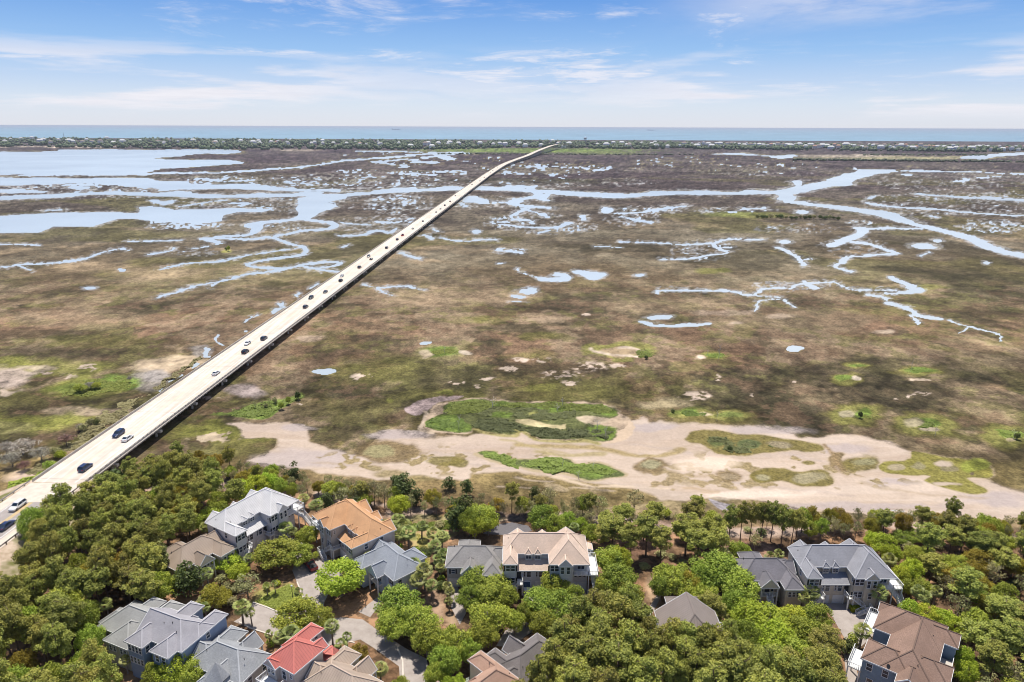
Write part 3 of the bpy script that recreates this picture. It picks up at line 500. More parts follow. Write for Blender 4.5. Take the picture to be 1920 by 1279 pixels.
ISL = [([(50,760),(150,745),(300,758),(450,765),(640,792),(760,815),(780,845),(700,860),(640,850),(490,872),(260,882),(150,850),(60,805)], OL2), ([(370,980),(450,950),(560,945),(650,965),(800,962),(855,1020),(800,1055),(650,1040),(550,1018),(430,1035),(375,1005)], OL2),
       ([(1115,910),(1280,888),(1300,858),(1500,890),(1680,920),(1750,975),(1740,1008),(1600,1000),(1700,1060),(1695,1098),(1560,1090),(1400,1040),(1360,1018),(1400,990),(1260,990),(1130,970)], (.20,.18,.045)), ([(820,900),(850,860),(910,865),(905,900),(935,965),(870,965),(830,935)], BR)]
for q, c in ISL:
    lfill(P6(q+[q[0]]), 1.6, (.46,.36,.24), .5, 2, k=2); pfill(P6(q), c, .97, 1.6)
for x, y, rx, ry, c in [(710,920,42,15,OL2),(240,998,82,36,BR),(1005,920,88,46,OL2),(215,815,70,30,(.10,.12,.045)),(380,830,60,24,(.10,.12,.05)),(560,820,80,22,(.24,.2,.13)),(450,1000,50,22,(.28,.25,.15)),(700,1000,90,30,(.30,.26,.16)),(240,1000,60,20,(.28,.22,.14)),(1020,915,50,22,(.24,.22,.12)),(1200,940,40,20,(.36,.3,.2)),(1320,930,40,22,(.26,.23,.13)),(1470,920,60,20,(.46,.37,.30)),(1500,950,50,22,(.2,.17,.10)),(1480,1035,100,16,(.46,.37,.30)),(1640,940,80,30,(.23,.25,.05)),(1640,978,20,10,(.12,.09,.06))]:
    blob(1280+x/3, 560+y/3, rx/3, ry/3, c, .92, .25, .4)
lfill(P6([(780,815),(850,870),(880,930)]), 3, (.24,.17,.09), .9, 2)
lfill(P6([(0,1055),(200,1075),(100,1080)]), 2, (.42,.31,.2), .7, 2); lfill(P6([(860,940),(920,1000),(1000,1000)]), 2, (.42,.32,.24), .6, 2)
pfill([(1322,933),(1350,939),(1374,944),(1367,953),(1350,956),(1338,948)], (.36,.33,.36), .9, 1.2); pfill([(1180,905),(1240,915),(1320,925),(1300,932),(1240,930),(1190,915)], (.44,.36,.30), .6, 3)
# ringed islets out in the dark grass
for x, y, rx, ry in [(190,325,78,26),(980,380,75,18),(920,445,85,30),(1325,412,118,26),(960,662,152,56),(1360,712,172,56),(1800,765,155,62),(60,650,90,28),(260,660,95,28)]:
    cx, cy = 1280+x/3, 560+y/3; blob(cx, cy, rx/3*1.15, ry/3*1.15, (.15,.13,.045), .9, .2, .2); blob(cx, cy, rx/3*.95, ry/3*.9, (.24,.23,.07), .85, .15, .2)
for x, y, rx, ry, c in [(195,325,50,15,GREEN),(110,335,38,17,(.6,.48,.38)),(985,382,48,9,GREEN),(910,437,48,16,GREEN),(975,445,28,14,(.6,.5,.4)),(1330,405,80,12,GREEN),(1335,457,70,7,(.55,.44,.33)),(1010,655,55,24,GREEN),(920,655,48,20,(.46,.40,.26)),(1370,705,75,22,GREEN),(1290,710,60,24,(.44,.38,.24)),(1390,740,50,12,(.5,.42,.3)),(1830,760,70,25,GREEN),(1850,790,30,12,(.4,.33,.2)),(45,640,60,18,GREEN),(260,655,60,14,(.18,.21,.06)),(150,655,40,10,(.45,.37,.25))]:
    blob(1280+x/3, 560+y/3, rx/3, ry/3, c, .95, .25, .5)
blob(1160, 657, 62, 18, (.24,.23,.07), .9, .15, .2); blob(1165, 660, 46, 10, (.38,.28,.18), .9, .2, .4); lfill(P5([(1400,270),(1440,300),(1600,320),(1680,330),(1650,280),(1560,275)]), 1.6, (.62,.5,.4), .85, 1.5, k=2); blob(1207, 664, 14, 12, GREEN, .95)
blob(833, 662, 40, 11, (.3,.26,.12), .8); blob(833, 661, 26, 8, GREEN, .95); blob(805, 665, 10, 5, (.55,.44,.32), .8); blob(875, 662, 12, 3, (.6,.5,.4), .8)
blob(425, 471, 10, 3.5, (.42,.40,.12), .9); blob(840, 735, 10, 5, YG, .6); blob(730, 750, 8, 4, YG, .6)
# bank, wood floor and gardens
bank = [(-500,1120),(-40,1040),(60,985),(150,940),(260,905),(330,890),(420,900),(560,930),(640,925),(720,945),(820,958),(900,965),(1000,960),(1100,966),(1200,972),(1300,985),(1400,990),(1500,985),(1640,975),(1780,990),(2400,1040)]
low = [(-300,1090),(-200,1040)]
s = ALL[(PY > 860)]; by = np.interp(QX[s], [p[0] for p in bank], [p[1] for p in bank]); wgt = sstep(QY[s]-by, -5, 5)
soil = np.where((fbm(X[s], Y[s], 7.0, 601, 4, 0.6) > 0.5)[:, None], np.array([.34, .20, .115]), np.array([.20, .125, .075])); soil = soil*(0.8+0.4*fbm(X[s], Y[s], 2.2, 611, 3)[:, None])
col[s] = col[s]*(1-wgt[:, None])+soil*wgt[:, None]
wgt2 = sstep(QY[s]-by, -4, 1)*(1-sstep(QY[s]-by, 12, 24)); paint(s, wgt2*sstep(fbm(X[s], Y[s], 8.0, 621, 3), 0.3, 0.5)*0.9, (.50,.38,.31))
mpy = sstep(PY, 850, 1000)
for cx, cy, rx, ry, c, wg in [(-10,1005,52,46,(.40,.30,.21),.9),(60,890,60,20,(.55,.42,.33),.85),(800,1090,26,20,(.38,.34,.13),.0),(790,1040,16,45,(.42,.34,.16),.85),(815,1140,22,45,(.47,.32,.22),.9),(845,1165,26,22,(.52,.37,.24),.9),(520,1122,34,16,(.30,.32,.09),.95),(500,1132,30,10,(.30,.32,.09),.9),(545,1108,16,14,(.30,.30,.1),.9),(780,1002,90,8,(.19,.22,.06),.7),(1230,1110,18,40,(.46,.32,.21),.9),(740,1155,14,20,(.45,.28,.17),.9),(620,925,34,12,(.5,.4,.33),.8),(840,975,120,7,(.26,.25,.10),.7),(1130,1045,20,30,(.40,.26,.16),.7),(1210,1010,60,30,(.38,.22,.15),.8),(1400,1040,60,20,(.4,.24,.17),.7),(1560,990,60,10,(.5,.38,.28),.8),(240,1262,40,18,(.44,.27,.16),.9),(870,990,90,12,(.46,.28,.17),.6),(1700,1080,40,30,(.3,.2,.1),.4),(640,1290,90,20,(.4,.28,.16),.5),(360,1100,40,30,(.42,.26,.15),.7)]:
    if wg: blob(cx, cy, rx, ry, c, wg)
# fine grain everywhere, coarser grain far out
gr = 0.92+1.25*(n5-.5)+0.85*(fbm(X, Y*.8, 2.4, 655, 2, .6)-.5); gr *= 1+1.1*(fbm(X, Y*.8, 19.0, 641, 4, 0.65)-.5); gr = np.clip(gr, .4, 1.7); gr *= np.where(Y > 380, 0.66+0.68*fbm(X, Y*.6, 30.0, 651, 4, 0.75), 1.0); qt = 1-.62*sstep(PY, 390, 470)*(1-sstep(PY, 640, 720)); gr *= 1+qt*(.50*SPK*sstep(Y, 230, 420)+.36*(vnoise(PX/3.1, PY/1.6, 91)-.5)*sstep(Y, 150, 300)); gr = gr*(1-.35*(1-qt))+.35*(1-qt); gr *= .90+.10*sstep(PY, 400, 500)*(1-sstep(PY, 640, 700)); sdm = np.zeros(len(X), bool); _s, _d = poly_sd(SANDP, 2); gr[_s] = np.where(_d > 0, 0.90+0.10*gr[_s], gr[_s])
col *= gr[:, None]; col = np.clip(col, 0, 1)
fi = np.arange((nr-1)*(nc-1)); r_ = fi//(nc-1); c_ = fi % (nc-1); i0 = r_*nc+c_
F = np.stack([i0+nc, i0+nc+1, i0+1, i0], 1)
tm = NT('marsh_ground'); at = tm.n('ShaderNodeVertexColor'); at.layer_name = 'soil'
pv = tm.n('ShaderNodeNewGeometry').outputs['Position']; g1 = tm.noise(0.9, 3, 0.7, pv); g2 = tm.noise(0.22, 4, 0.7, pv)
k = tm.math('MULTIPLY', tm.rng(g1, 0.25, 0.75, 0.45, 1.55), tm.rng(g2, 0.28, 0.72, 0.68, 1.32))
lum = tm.n('ShaderNodeSeparateXYZ'); tm.l(at.outputs[0], lum.inputs[0]); calm = tm.rng(lum.outputs[0], .24, .40, 1.0, .18); k = tm.math('ADD', 1.0, tm.math('MULTIPLY', tm.math('SUBTRACT', k, 1.0), calm))
cc = tm.n('ShaderNodeVectorMath', operation='SCALE'); tm.l(at.outputs[0], cc.inputs[0]); tm.l(k, cc.inputs['Scale'])
tm.princ(cc.outputs[0], 0.95, 0.1, normal=tm.bump(g1, 0.3, 0.2))
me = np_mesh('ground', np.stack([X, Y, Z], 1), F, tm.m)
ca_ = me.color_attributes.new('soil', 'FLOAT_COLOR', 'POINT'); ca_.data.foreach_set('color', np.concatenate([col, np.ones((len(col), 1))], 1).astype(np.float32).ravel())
go = bpy.data.objects.new('ground', me); COL.objects.link(go); tag(go, 'brown salt marsh with sand flats and wood floor', 'marsh', kind='structure')
# ground behind and below the frame
mesh_obj('near_ground', [(-400, -300, -0.3), (400, -300, -0.3), (400, 100, -0.3), (-400, 100, -0.3)], [(0, 1, 2, 3)], plain('leaf_litter', (.2, .13, .08), .95, var=.3, scale=.3))['kind'] = 'structure'
# water
def water_mat(name, base, rough, bscale):
    t = NT(name); v = t.n('ShaderNodeNewGeometry').outputs['Position']; n = t.noise(bscale, 3, 0.6, v); n2 = t.noise(0.0016, 4, 0.6, v)
    t.princ(t.mix(t.rng(n2, 0.35, 0.65), mul(base, .85), mul(base, 1.15)), rough, 0.6, normal=t.bump(n, 0.12, 0.3)); return t.m
o = mesh_obj('water', [(-5000, -100, -.16), (5000, -100, -.16), (5000, 5600, -.16), (-5000, 5600, -.16)], [(0, 1, 2, 3)], water_mat('creek_water', (.46, .52, .56), 0.25, .35)); tag(o, 'pale still tidal creeks winding through the marsh', 'water', kind='structure')
o = mesh_obj('sea', [(-120000, 5604, -.6), (120000, 5604, -.6), (120000, 90000, -.6), (-120000, 90000, -.6)], [(0, 1, 2, 3)], water_mat('sea_water', (.15, .28, .38), 0.6, .06)); tag(o, 'blue green sea beyond the island', 'sea', kind='structure')
del gx, gy, nA, fA, lumpy, n3, n4, n5, n6, pn, pd, pn2, cn
# ================================================================== BRIDGE AND ROAD
BW = 15.8; DZ = 3.6
def bxc(y): return -127.5+0.0569*(y-180)
far_path = [(-51.5,1500,4.0),(-25,1839,5.6),(9,2085,8),(47,2307,11),(84,2569,15),(130,2875,19),(187,3229,22),(235,3400,21.5),(300,3560,15),(370,3720,6)]
path = [(bxc(y), y, DZ) for y in range(172, 1480, 24)]+[(x, y, z) for x, y, z in smooth([(bxc(1440), 1440, 3.75)]+far_path, False, 5)[5:]]
path = [np.array(p, float) for p in path]
def frames(path):
    out = []
    for i, p in enumerate(path):
        t = path[min(i+1, len(path)-1)]-path[max(i-1, 0)]; t = t/np.linalg.norm(t[:2]); out.append((p, t, np.array([t[1], -t[0], 0])))   # right-hand side
    return out
FR = frames(path)
def sweep(prof, FR, closed=True):
    """prof: list of (side, up) swept along the path"""
    v = []; f = []; n = len(prof)
    for p, t, r in FR:
        for s_, u in prof: v.append(p+r*s_+np.array([0, 0, u]))
    for i in range(len(FR)-1):
        for j in range(n if closed else n-1):
            a = i*n+j; b = i*n+(j+1) % n; f.append((a, a+n, b+n, b))
    if closed: f.append(tuple(range(n))); f.append(tuple(range((len(FR)-1)*n+n-1, (len(FR)-1)*n-1, -1)))
    return v, f
hb = BW/2
bridge = empty('road_bridge', (float(path[0][0]), 172, 0), 0, 'long low pale concrete road bridge crossing the whole marsh, humped at its far end', 'bridge')
bridge.location = (0, 0, 0)
t = NT('deck_concrete'); v = t.n('ShaderNodeNewGeometry').outputs['Position']; rot = t.n('ShaderNodeMapping'); t.l(v, rot.inputs[0]); rot.inputs['Rotation'].default_value = (0, 0, 0.0568); rot.inputs['Scale'].default_value = (1.6, 0.035, 1)
na = t.noise(0.5, 4, 0.6, rot.outputs[0]); nb = t.noise(0.35, 4, 0.6, v); nc_ = t.noise(0.06, 3, .6, v)
c = t.mix(t.rng(na, .35, .65), (.585, .52, .45), (.75, .69, .62)); c = t.mix(t.rng(nb, .4, .7, 0, .4), c, (.48, .385, .30)); c = t.mix(t.rng(nc_, .45, .7, 0, .35), c, (.56, .43, .33)); t.princ(c, .85, .2); M['deck'] = t.m
v, f = sweep([(-hb, 0), (-hb, -.3), (-hb+1.2, -.45), (hb-1.2, -.45), (hb, -.3), (hb, 0)], FR); mesh_obj('deck', v, f, M['deck'], bridge)
for sd in (-1, 1):   # parapet: low wall, rail on posts, drip ledge
    v, f = sweep([(sd*(hb-.42), .003), (sd*(hb-.36), .45), (sd*(hb-.12), .45), (sd*(hb-.12), .003)][::-sd], FR); mb = MB(); mb.add(v, f)
    v, f = sweep([(sd*(hb-.33), .66), (sd*(hb-.33), .82), (sd*(hb-.15), .82), (sd*(hb-.15), .66)][::-sd], FR); mb.add(v, f)
    v, f = sweep([(sd*(hb+.003), -.28), (sd*(hb+.003), -.05), (sd*(hb+.22), -.05), (sd*(hb+.22), -.28)][::-sd], FR); mb.add(v, f)
    for k in range(0, 620):
        y = 174+k*2.4
        if y > 1460: break
        x = bxc(y)+sd*(hb-.24); mb.box(x-.1, x+.1, y-.13, y+.13, DZ+.45, DZ+.66)
        mb.box(x+sd*.3, x+sd*.52, y-.16, y+.16, DZ-.6, DZ-.28)
    mb.build('parapet', M['concrete'], bridge)
mb = MB()
for gx_ in (-6.9, -3.4, 0, 3.4, 6.9):
    v, f = sweep([(gx_-.3, -.45), (gx_-.3, -1.15), (gx_+.3, -1.15), (gx_+.3, -.45)], FR); mb.add(v, f)
gd = mb.build('girders', M['concrete'], bridge)
# piers every 24 m, pile bents with a cap
seg = [0.0]
for i in range(1, len(path)): seg.append(seg[-1]+float(np.linalg.norm(path[i]-path[i-1])))
def at_s(s_):
    i = max(0, min(len(path)-2, int(np.searchsorted(seg, s_))-1)); u = (s_-seg[i])/(seg[i+1]-seg[i]); p = path[i]*(1-u)+path[i+1]*u; tt = path[i+1]-path[i]; return p, math.atan2(tt[1], tt[0])
def pier_mb(zt):
    m_ = MB(); m_.box(-.6, .6, -hb-.35, hb+.35, zt-1.95, zt-1.15)
    for q in (-6.2, -2.1, 2.1, 6.2): m_.box(-.3, .3, q-.3, q+.3, -1.5, zt-1.95)
    return m_
far_p = MB(); pm = None; np_ = 0; s_ = 14.0
while s_ < seg[-1]-20:
    p, ang = at_s(s_)
    if np_ < 100:
        if pm is None: pm = pier_mb(DZ).build('pier', M['concrete'], bridge); o = pm
        else:
            o = pm.copy(); COL.objects.link(o); o.parent = bridge
            if abs(p[2]-DZ) > .05: o.scale = (1, 1, p[2]/DZ)
        o.location = (p[0], p[1], 0); o.rotation_euler = (0, 0, ang)
    else:
        m_ = pier_mb(float(p[2])); R_ = Matrix.Translation((p[0], p[1], 0)) @ Matrix.Rotation(ang, 4, 'Z'); far_p.add([R_ @ Vector(q) for q in m_.v], m_.f)
    np_ += 1; s_ += 24.0 if p[1] < 2000 else 34.0
if far_p.v: far_p.build('far_piers', M['concrete'], bridge)['kind'] = 'stuff'
for k in range(0, 12):      # expansion joints
    jm = MB(); y = 174.5+k*48; x = bxc(y); jm.add([(x-hb+.6, y-.12, DZ+.004), (x+hb-.6, y-.9, DZ+.004), (x+hb-.6, y-.76, DZ+.004), (x-hb+.6, y+.02, DZ+.004)], [(0, 1, 2, 3)])
    jm.build('expansion_joint', plain('joint_filler', (.30, .25, .22), .9), bridge)
mk = MB()
def stripe(mb, off, wd, y0, y1, z, dash=None):
    y = y0
    while y < y1:
        e = min(y1, y+(dash[0] if dash else 30)); xa, xb = bxc(y)+off, bxc(e)+off
        mb.add([(xa-wd/2, y, z), (xa+wd/2, y, z), (xb+wd/2, e, z), (xb-wd/2, e, z)], [(0, 1, 2, 3)]); y = e+(dash[1] if dash else 0)
for off in (-4.6, 4.6): stripe(mk, off, .22, 172, 900, DZ+.005)
mk.build('edge_lines', M['white'], bridge)
mk = MB()
for off in (-.25, .25): stripe(mk, off, .14, 172, 700, DZ+.0055)
mk.build('centre_lines', plain('worn_yellow_line', (.80, .68, .46), .8), bridge)
# approach on an embankment
def strip_mesh(name, offs, zs, y0, y1, mat, step=12):
    v = []; f = []; n = len(offs); ys = np.arange(y0, y1+.01, (y1-y0)/max(1, round((y1-y0)/step)))
    for y in ys:
        for o_, z_ in zip(offs, zs): v.append((bxc(y)+o_, y, z_))
    for i in range(len(ys)-1):
        for j in range(n-1): a = i*n+j; f.append((a, a+1, a+1+n, a+n))
    o = mesh_obj(name, v, f, mat); o['kind'] = 'structure'; return o
t = NT('embankment_soil'); v = t.n('ShaderNodeNewGeometry').outputs['Position']; n = t.noise(.5, 5, .65, v); n2 = t.noise(.12, 3, .6, v)
c = t.mix(t.rng(n, .35, .65), (.42, .32, .23), (.58, .47, .37)); c = t.mix(t.rng(n2, .48, .6), c, (.17, .17, .06)); t.princ(c, .95, .1, normal=t.bump(n, .5, .3)); M['bank'] = t.m
strip_mesh('embankment', [-19, -9.6, -8.6, 8.6, 9.6, 19], [-.3, DZ-.35, DZ-.02, DZ-.02, DZ-.35, -.3], 40, 173.5, M['bank'])
strip_mesh('road_shoulder', [-7.9, 7.9], [DZ+.0, DZ+.0], 40, 171.9, plain('shoulder_concrete', (.62, .54, .46), .9, var=.12, scale=.6))
t = NT('asphalt'); v = t.n('ShaderNodeNewGeometry').outputs['Position']; n = t.noise(.7, 5, .6, v); c = t.mix(t.rng(n, .3, .7), (.30, .265, .25), (.40, .36, .34)); t.princ(c, .9, .2); M['asphalt'] = t.m
strip_mesh('road', [-4.9, 5.0], [DZ+.006, DZ+.006], 40, 161.5, M['asphalt'])
o = strip_mesh('road_marking', [-.42, -.2], [DZ+.012, DZ+.012], 40, 161.3, plain('yellow_line', (.80, .55, .12), .7)); o = strip_mesh('road_marking', [.2, .42], [DZ+.012, DZ+.012], 40, 161.3, _plain['yellow_line'])
for off in (-4.5, 4.55): strip_mesh('road_marking', [off-.13, off+.13], [DZ+.012, DZ+.012], 40, 161.3, M['white'])
for sd, lab in ((-1, 'weathered steel guardrail along the marsh side of the road approach'), (1, 'steel guardrail above the sandy bank on the wood side of the road')):
    g = empty('guardrail', (bxc(100)+sd*8.0, 100, DZ), 0, lab, 'guardrail', 'guardrails of the bridge approach'); mb = MB()
    for y in range(44, 171, 4): mb.bar((bxc(y)-bxc(100), y-100, .62), (bxc(y+4)-bxc(100), y-96, .62), .08, .36)
    mb.build('rail', M['steel'], g); n = 0
    for y in range(46, 171, 3 if sd > 0 else 4):
        m_ = MB(); x = bxc(y)-bxc(100); m_.box(x-.1+sd*.18, x+.1+sd*.18, y-100.1, y-99.9, -.4, .78); m_.build('post', M['post'], g)
# ================================================================== VEHICLES
def loft(secs):
    """secs: list of (x, [(y,z)...]) cross sections, mirrored in y"""
    v = []; f = []; n = len(secs[0][1])
    for x, pr in secs:
        for y, z in pr: v.append((x, y, z))
        for y, z in reversed(pr): v.append((x, -y, z))
    m = 2*n
    for i in range(len(secs)-1):
        for j in range(m): a = i*m+j; b = i*m+(j+1) % m; f.append((a, b, b+m, a+m))
    f.append(tuple(range(m-1, -1, -1))); f.append(tuple(range((len(secs)-1)*m, len(secs)*m))); return v, f
CARP = {  # length, width, height, hood z, cabin start/end, roof start/end (x from the rear), wheel radius
 'sedan': (4.7, 1.84, 1.42, .92, .55, 3.45, 1.35, 2.65, .33), 'suv': (4.8, 1.95, 1.74, 1.06, .12, 3.55, .45, 2.75, .38), 'van': (5.3, 2.0, 2.2, 1.2, .05, 4.6, .2, 3.9, .36), 'pickup': (5.6, 1.98, 1.82, 1.12, 1.95, 4.25, 2.25, 3.35, .40)}
def paint_mat(name, c):
    if name in _plain: return _plain[name]
    t = NT(name); n = t.noise(3, 2, .5, t.coord()); p = t.princ(t.mix(n, mul(c, .94), mul(c, 1.05)), .28, .5); p.inputs['Coat Weight'].default_value = .5; p.inputs['Coat Roughness'].default_value = .08; _plain[name] = t.m; return t.m
PAINT = {'white': (.78, .78, .78), 'silver': (.45, .46, .48), 'black': (.015, .016, .02), 'navy': (.02, .035, .10), 'dark grey': (.06, .063, .07), 'red': (.45, .04, .03), 'maroon': (.22, .02, .025), 'grey': (.2, .2, .21)}
def make_vehicle(kind, colour, loc, rz, label, group=None, name=None, cat=None):
    Lc, Wc, Hc, hz_, c0, c1, r0, r1, wr = CARP[kind]; nm = name or {'sedan': 'car', 'suv': 'car', 'van': 'van', 'pickup': 'pickup_truck'}[kind]
    g = empty(nm, loc, rz, label, cat or {'sedan': 'car', 'suv': 'car', 'van': 'van', 'pickup': 'pickup'}[kind], group); pm_ = paint_mat('paint_'+colour.replace(' ', '_'), PAINT[colour])
    h = Wc/2; x0 = -Lc/2; zb = wr*.55
    def sec(x, zt, k=1.0, zl=None): zl = zl or zb; return (x, [(h*.80*k, zl), (h*.98*k, zl+.18), (h*1.0*k, (zl+zt)/2+.05), (h*.93*k, zt-.07), (h*.74*k, zt)])
    bt = hz_
    secs = [sec(x0, bt*.78, .86, zb+.15), sec(x0+.12, bt*.97, .95), sec(x0+.6, bt, 1), sec(0, bt, 1), sec(x0+c1, bt, 1), sec(x0+Lc-.7, bt*.90, .97), sec(x0+Lc-.14, bt*.74, .90), sec(x0+Lc, bt*.6, .80, zb+.12)]
    v, f = loft(secs); body = mesh_obj('body', v, f, pm_, g, True)
    def cs(x, z, k): return (x, [(h*.90, bt-.06), (h*.86, bt+.02), (h*k, z)])
    v, f = loft([cs(x0+c0, bt+.01, .84), cs(x0+r0, Hc-.06, .70), cs(x0+(r0+r1)/2, Hc-.03, .71), cs(x0+r1, Hc-.06, .69), cs(x0+c1, bt+.01, .84)]); mesh_obj('window', v, f, M['glass'], g)
    mb = MB(); zr = Hc-.055
    v, f = loft([(x0+r0-.05, [(h*.70, zr-.05), (h*.66, zr+.0)]), (x0+r0+.15, [(h*.73, zr-.06), (h*.64, zr+.05)]), (x0+r1-.15, [(h*.73, zr-.06), (h*.64, zr+.05)]), (x0+r1+.05, [(h*.70, zr-.06), (h*.66, zr+.0)])]); mb.add(v, f)
    for sgn in (-1, 1):
        for xa, xb in ((x0+c0, x0+r0), (x0+c1, x0+r1)): mb.bar((xa, sgn*h*.86, bt), (xb, sgn*h*.71, Hc-.07), .10)
        xm = x0+(r0+r1)/2+.05; mb.bar((xm, sgn*h*.885, bt), (xm, sgn*h*.725, Hc-.07), .10)
    mesh_obj('roof', mb.v, mb.f, pm_, g)
    if kind == 'pickup': mb = MB(); mb.box(x0+.12, x0+1.85, -h*.78, h*.78, bt+.005, bt+.02); mb.build('cargo_bed', M['dark'], g)
    for sx in (x0+.95, x0+Lc-.95):
        for sgn in (-1, 1):
            mb = MB(); mb.tube((sx, sgn*(h-.22), wr), (sx, sgn*(h+.02), wr), wr, wr, 12); wo = mb.build('wheel', M['tyre'], g)
            mb = MB(); mb.tube((sx, sgn*(h+.021), wr), (sx, sgn*(h+.04), wr), wr*.6, wr*.55, 10); mb.build('rim', M['steel'], wo)
    for sgn in (-1, 1):
        mb = MB(); mb.box(x0+Lc-.16, x0+Lc-.01, sgn*h*.5, sgn*h*.78, bt*.60, bt*.74); mb.build('headlight', M['lampglass'], g)
        mb = MB(); mb.box(x0-.015, x0+.12, sgn*h*.52, sgn*h*.84, bt*.70, bt*.86); mb.build('tail_light', M['redlamp'], g)
    return g
BA = math.atan2(1, .0569)
road_cars = [(33,948,'suv','white',-1),(12,984,'sedan','navy',1),(160,876,'suv','navy',1),(222,813,'suv','navy',-1),(239,821,'sedan','white',1),(405,699,'sedan','white',1),(460,659,'suv','black',1),(464,643,'sedan','white',-1),(495,634,'suv','dark grey',1),(573,575,'suv','dark grey',1),(583,558,'suv','black',-1),(610,547,'sedan','black',-1),(639,526,'suv','black',1),(641,517,'sedan','silver',-1),(674,501,'suv','dark grey',1),(696,485.5,'sedan','black',1),(691,480.5,'suv','grey',-1),(725,464.5,'suv','dark grey',1),(745,449,'suv','black',1),(755,441,'pickup','red',1),(774,428.5,'sedan','black',1),(793,414.5,'sedan','black',1),(818,397.5,'sedan','grey',1),(826,391.5,'sedan','dark grey',1),(834,385,'suv','black',1),(844,377.5,'sedan','black',1),(854,367,'sedan','dark grey',1),(885,346,'sedan','dark grey',-1),(900,339,'sedan','grey',1),(908,332.5,'sedan','black',1),(920,324.5,'sedan','dark grey',1),(924,320.5,'sedan','dark grey',-1),(933,314.5,'sedan','grey',1)]
ordw = ['first','second','third','fourth','fifth','sixth','seventh','eighth','ninth','tenth','eleventh','twelfth','thirteenth','fourteenth','fifteenth','sixteenth','seventeenth','eighteenth','nineteenth','twentieth','twenty-first','twenty-second','twenty-third','twenty-fourth','twenty-fifth','twenty-sixth','twenty-seventh','twenty-eighth','twenty-ninth','thirtieth','thirty-first','thirty-second','thirty-third']
SPL = {0: 'white estate car on the asphalt approach at the left edge of the photo', 1: 'dark blue saloon car cut by the left edge on the asphalt approach', 2: 'navy sport utility car passing the first pine crowns at the bridge landfall', 3: 'navy sport utility car on the bridge just left of a white saloon', 4: 'white saloon car on the bridge just right of a navy one', 5: 'lone white saloon car on the near part of the bridge', 6: 'black sport utility car on the bridge just below a small white car', 7: 'white saloon car on the bridge just above a black sport utility car', 19: 'red pickup truck on the middle of the bridge'}
for i, (px, py, kind, colr, dr) in enumerate(road_cars):
    z = DZ+.02; x, y = G(px, py, z+.6); rz = BA if dr > 0 else BA+PI; xc = -3.0 if dr < 0 else 2.9
    if y < 1450: x = bxc(y)+np.clip(x-bxc(y), -4.6, 4.8)
    else:
        p = min(path, key=lambda q: abs(q[1]-y)); z = float(p[2])+.02
    make_vehicle(kind, colr, (float(x), y, z), rz, SPL.get(i, '%s %s on the bridge, %s vehicle counted from the near end' % (colr, {'suv': 'sport utility car', 'sedan': 'saloon car'}.get(kind, kind), ordw[i])), 'vehicles on the bridge')
# ================================================================== FAR ISLAND
def blob_cloud(pts, name, mat, label, cat='trees', seed=3):
    """many small lumpy crowns merged: a wood too far off to count"""
    r = np.random.default_rng(seed); base = MB(); base.ball((0, 0, 0), 1, 1, 1, 7, 5); bv = np.array(base.v); V = []; T = []; Q = []; off = 0
    tri = np.array([q for q in base.f if len(q) == 3]); qd = np.array([q for q in base.f if len(q) == 4]); qt = np.concatenate([tri, qd[:, [0, 1, 2]], qd[:, [0, 2, 3]]])
    n = len(pts); P = np.array(pts); jit = 1+(r.random((n, len(bv), 1))-.5)*.7
    V = P[:, None, :3]+bv[None]*jit*P[:, None, 3:6]; Fm = qt[None]+(np.arange(n)*len(bv))[:, None, None]
    me = np_mesh(name, V.reshape(-1, 3), Fm.reshape(-1, 3), mat); o = bpy.data.objects.new(name, me); COL.objects.link(o); tag(o, label, cat, kind='stuff'); return o
M['leaf_far'] = leafmat('far_foliage', [(.07, .10, .055), (.12, .16, .075), (.17, .20, .095)], .1)
M['leaf_far2'] = leafmat('far_foliage_dark', [(.06, .075, .045), (.09, .105, .06), (.14, .15, .09)], .1)
r = np.random.default_rng(11); pts = []; pts2 = []
shore_px = [(-600, 279), (0, 276), (150, 277), (320, 279.5), (400, 281), (640, 281), (800, 281), (1000, 277), (1100, 279), (1280, 280), (1450, 282), (1700, 284), (1920, 286), (2500, 292)]
top_px = [(-600, 250), (0, 257), (200, 259.5), (640, 262), (960, 264), (1200, 266.5), (1500, 270), (1920, 274.5), (2500, 283)]
for i in range(9000):
    px = r.uniform(-300, 2220); yb = np.interp(px, [p[0] for p in shore_px], [p[1] for p in shore_px]); yt = np.interp(px, [p[0] for p in top_px], [p[1] for p in top_px])
    u = r.random(); y0 = G(px, yb)[1]; y1 = min(5350, G(px, yt+1.0)[1]*0.97); y = y0+(y1-y0)*u; x = G(px, yb)[0]*y/y0
    dens = vnoise(np.array([x/90]), np.array([y/160]), 5)[0]
    if px > 1290 and u > .45 and r.random() < .55: continue
    if px < 130 and r.random() < .25: continue
    if dens < .30: continue
    rr = r.uniform(5, 10); hh = rr*r.uniform(.7, 1.25); (pts if r.random() < .6 else pts2).append((x, y, hh*.75, rr, rr, hh))
blob_cloud(pts, 'island_wood', M['leaf_far'], 'green wood covering the low island on the horizon', seed=3); blob_cloud(pts2, 'island_wood', M['leaf_far2'], 'darker trees mixed through the low island on the horizon', seed=4)
pts = []
for i in range(420):
    px = r.uniform(1490, 2250); x, y = G(px, 300.5+(px-1500)*.008+r.uniform(-.8, 1.0)); rr = r.uniform(2.5, 5); pts.append((x, y, rr*.6, rr*1.4, rr*1.4, rr*.9))
for i in range(140):
    px = r.uniform(820, 1300); x, y = G(px, 288.5+(px-820)*.004+r.uniform(-.6, .8)); rr = r.uniform(2, 4); pts.append((x, y, rr*.5, rr*1.4, rr*1.4, rr*.8))
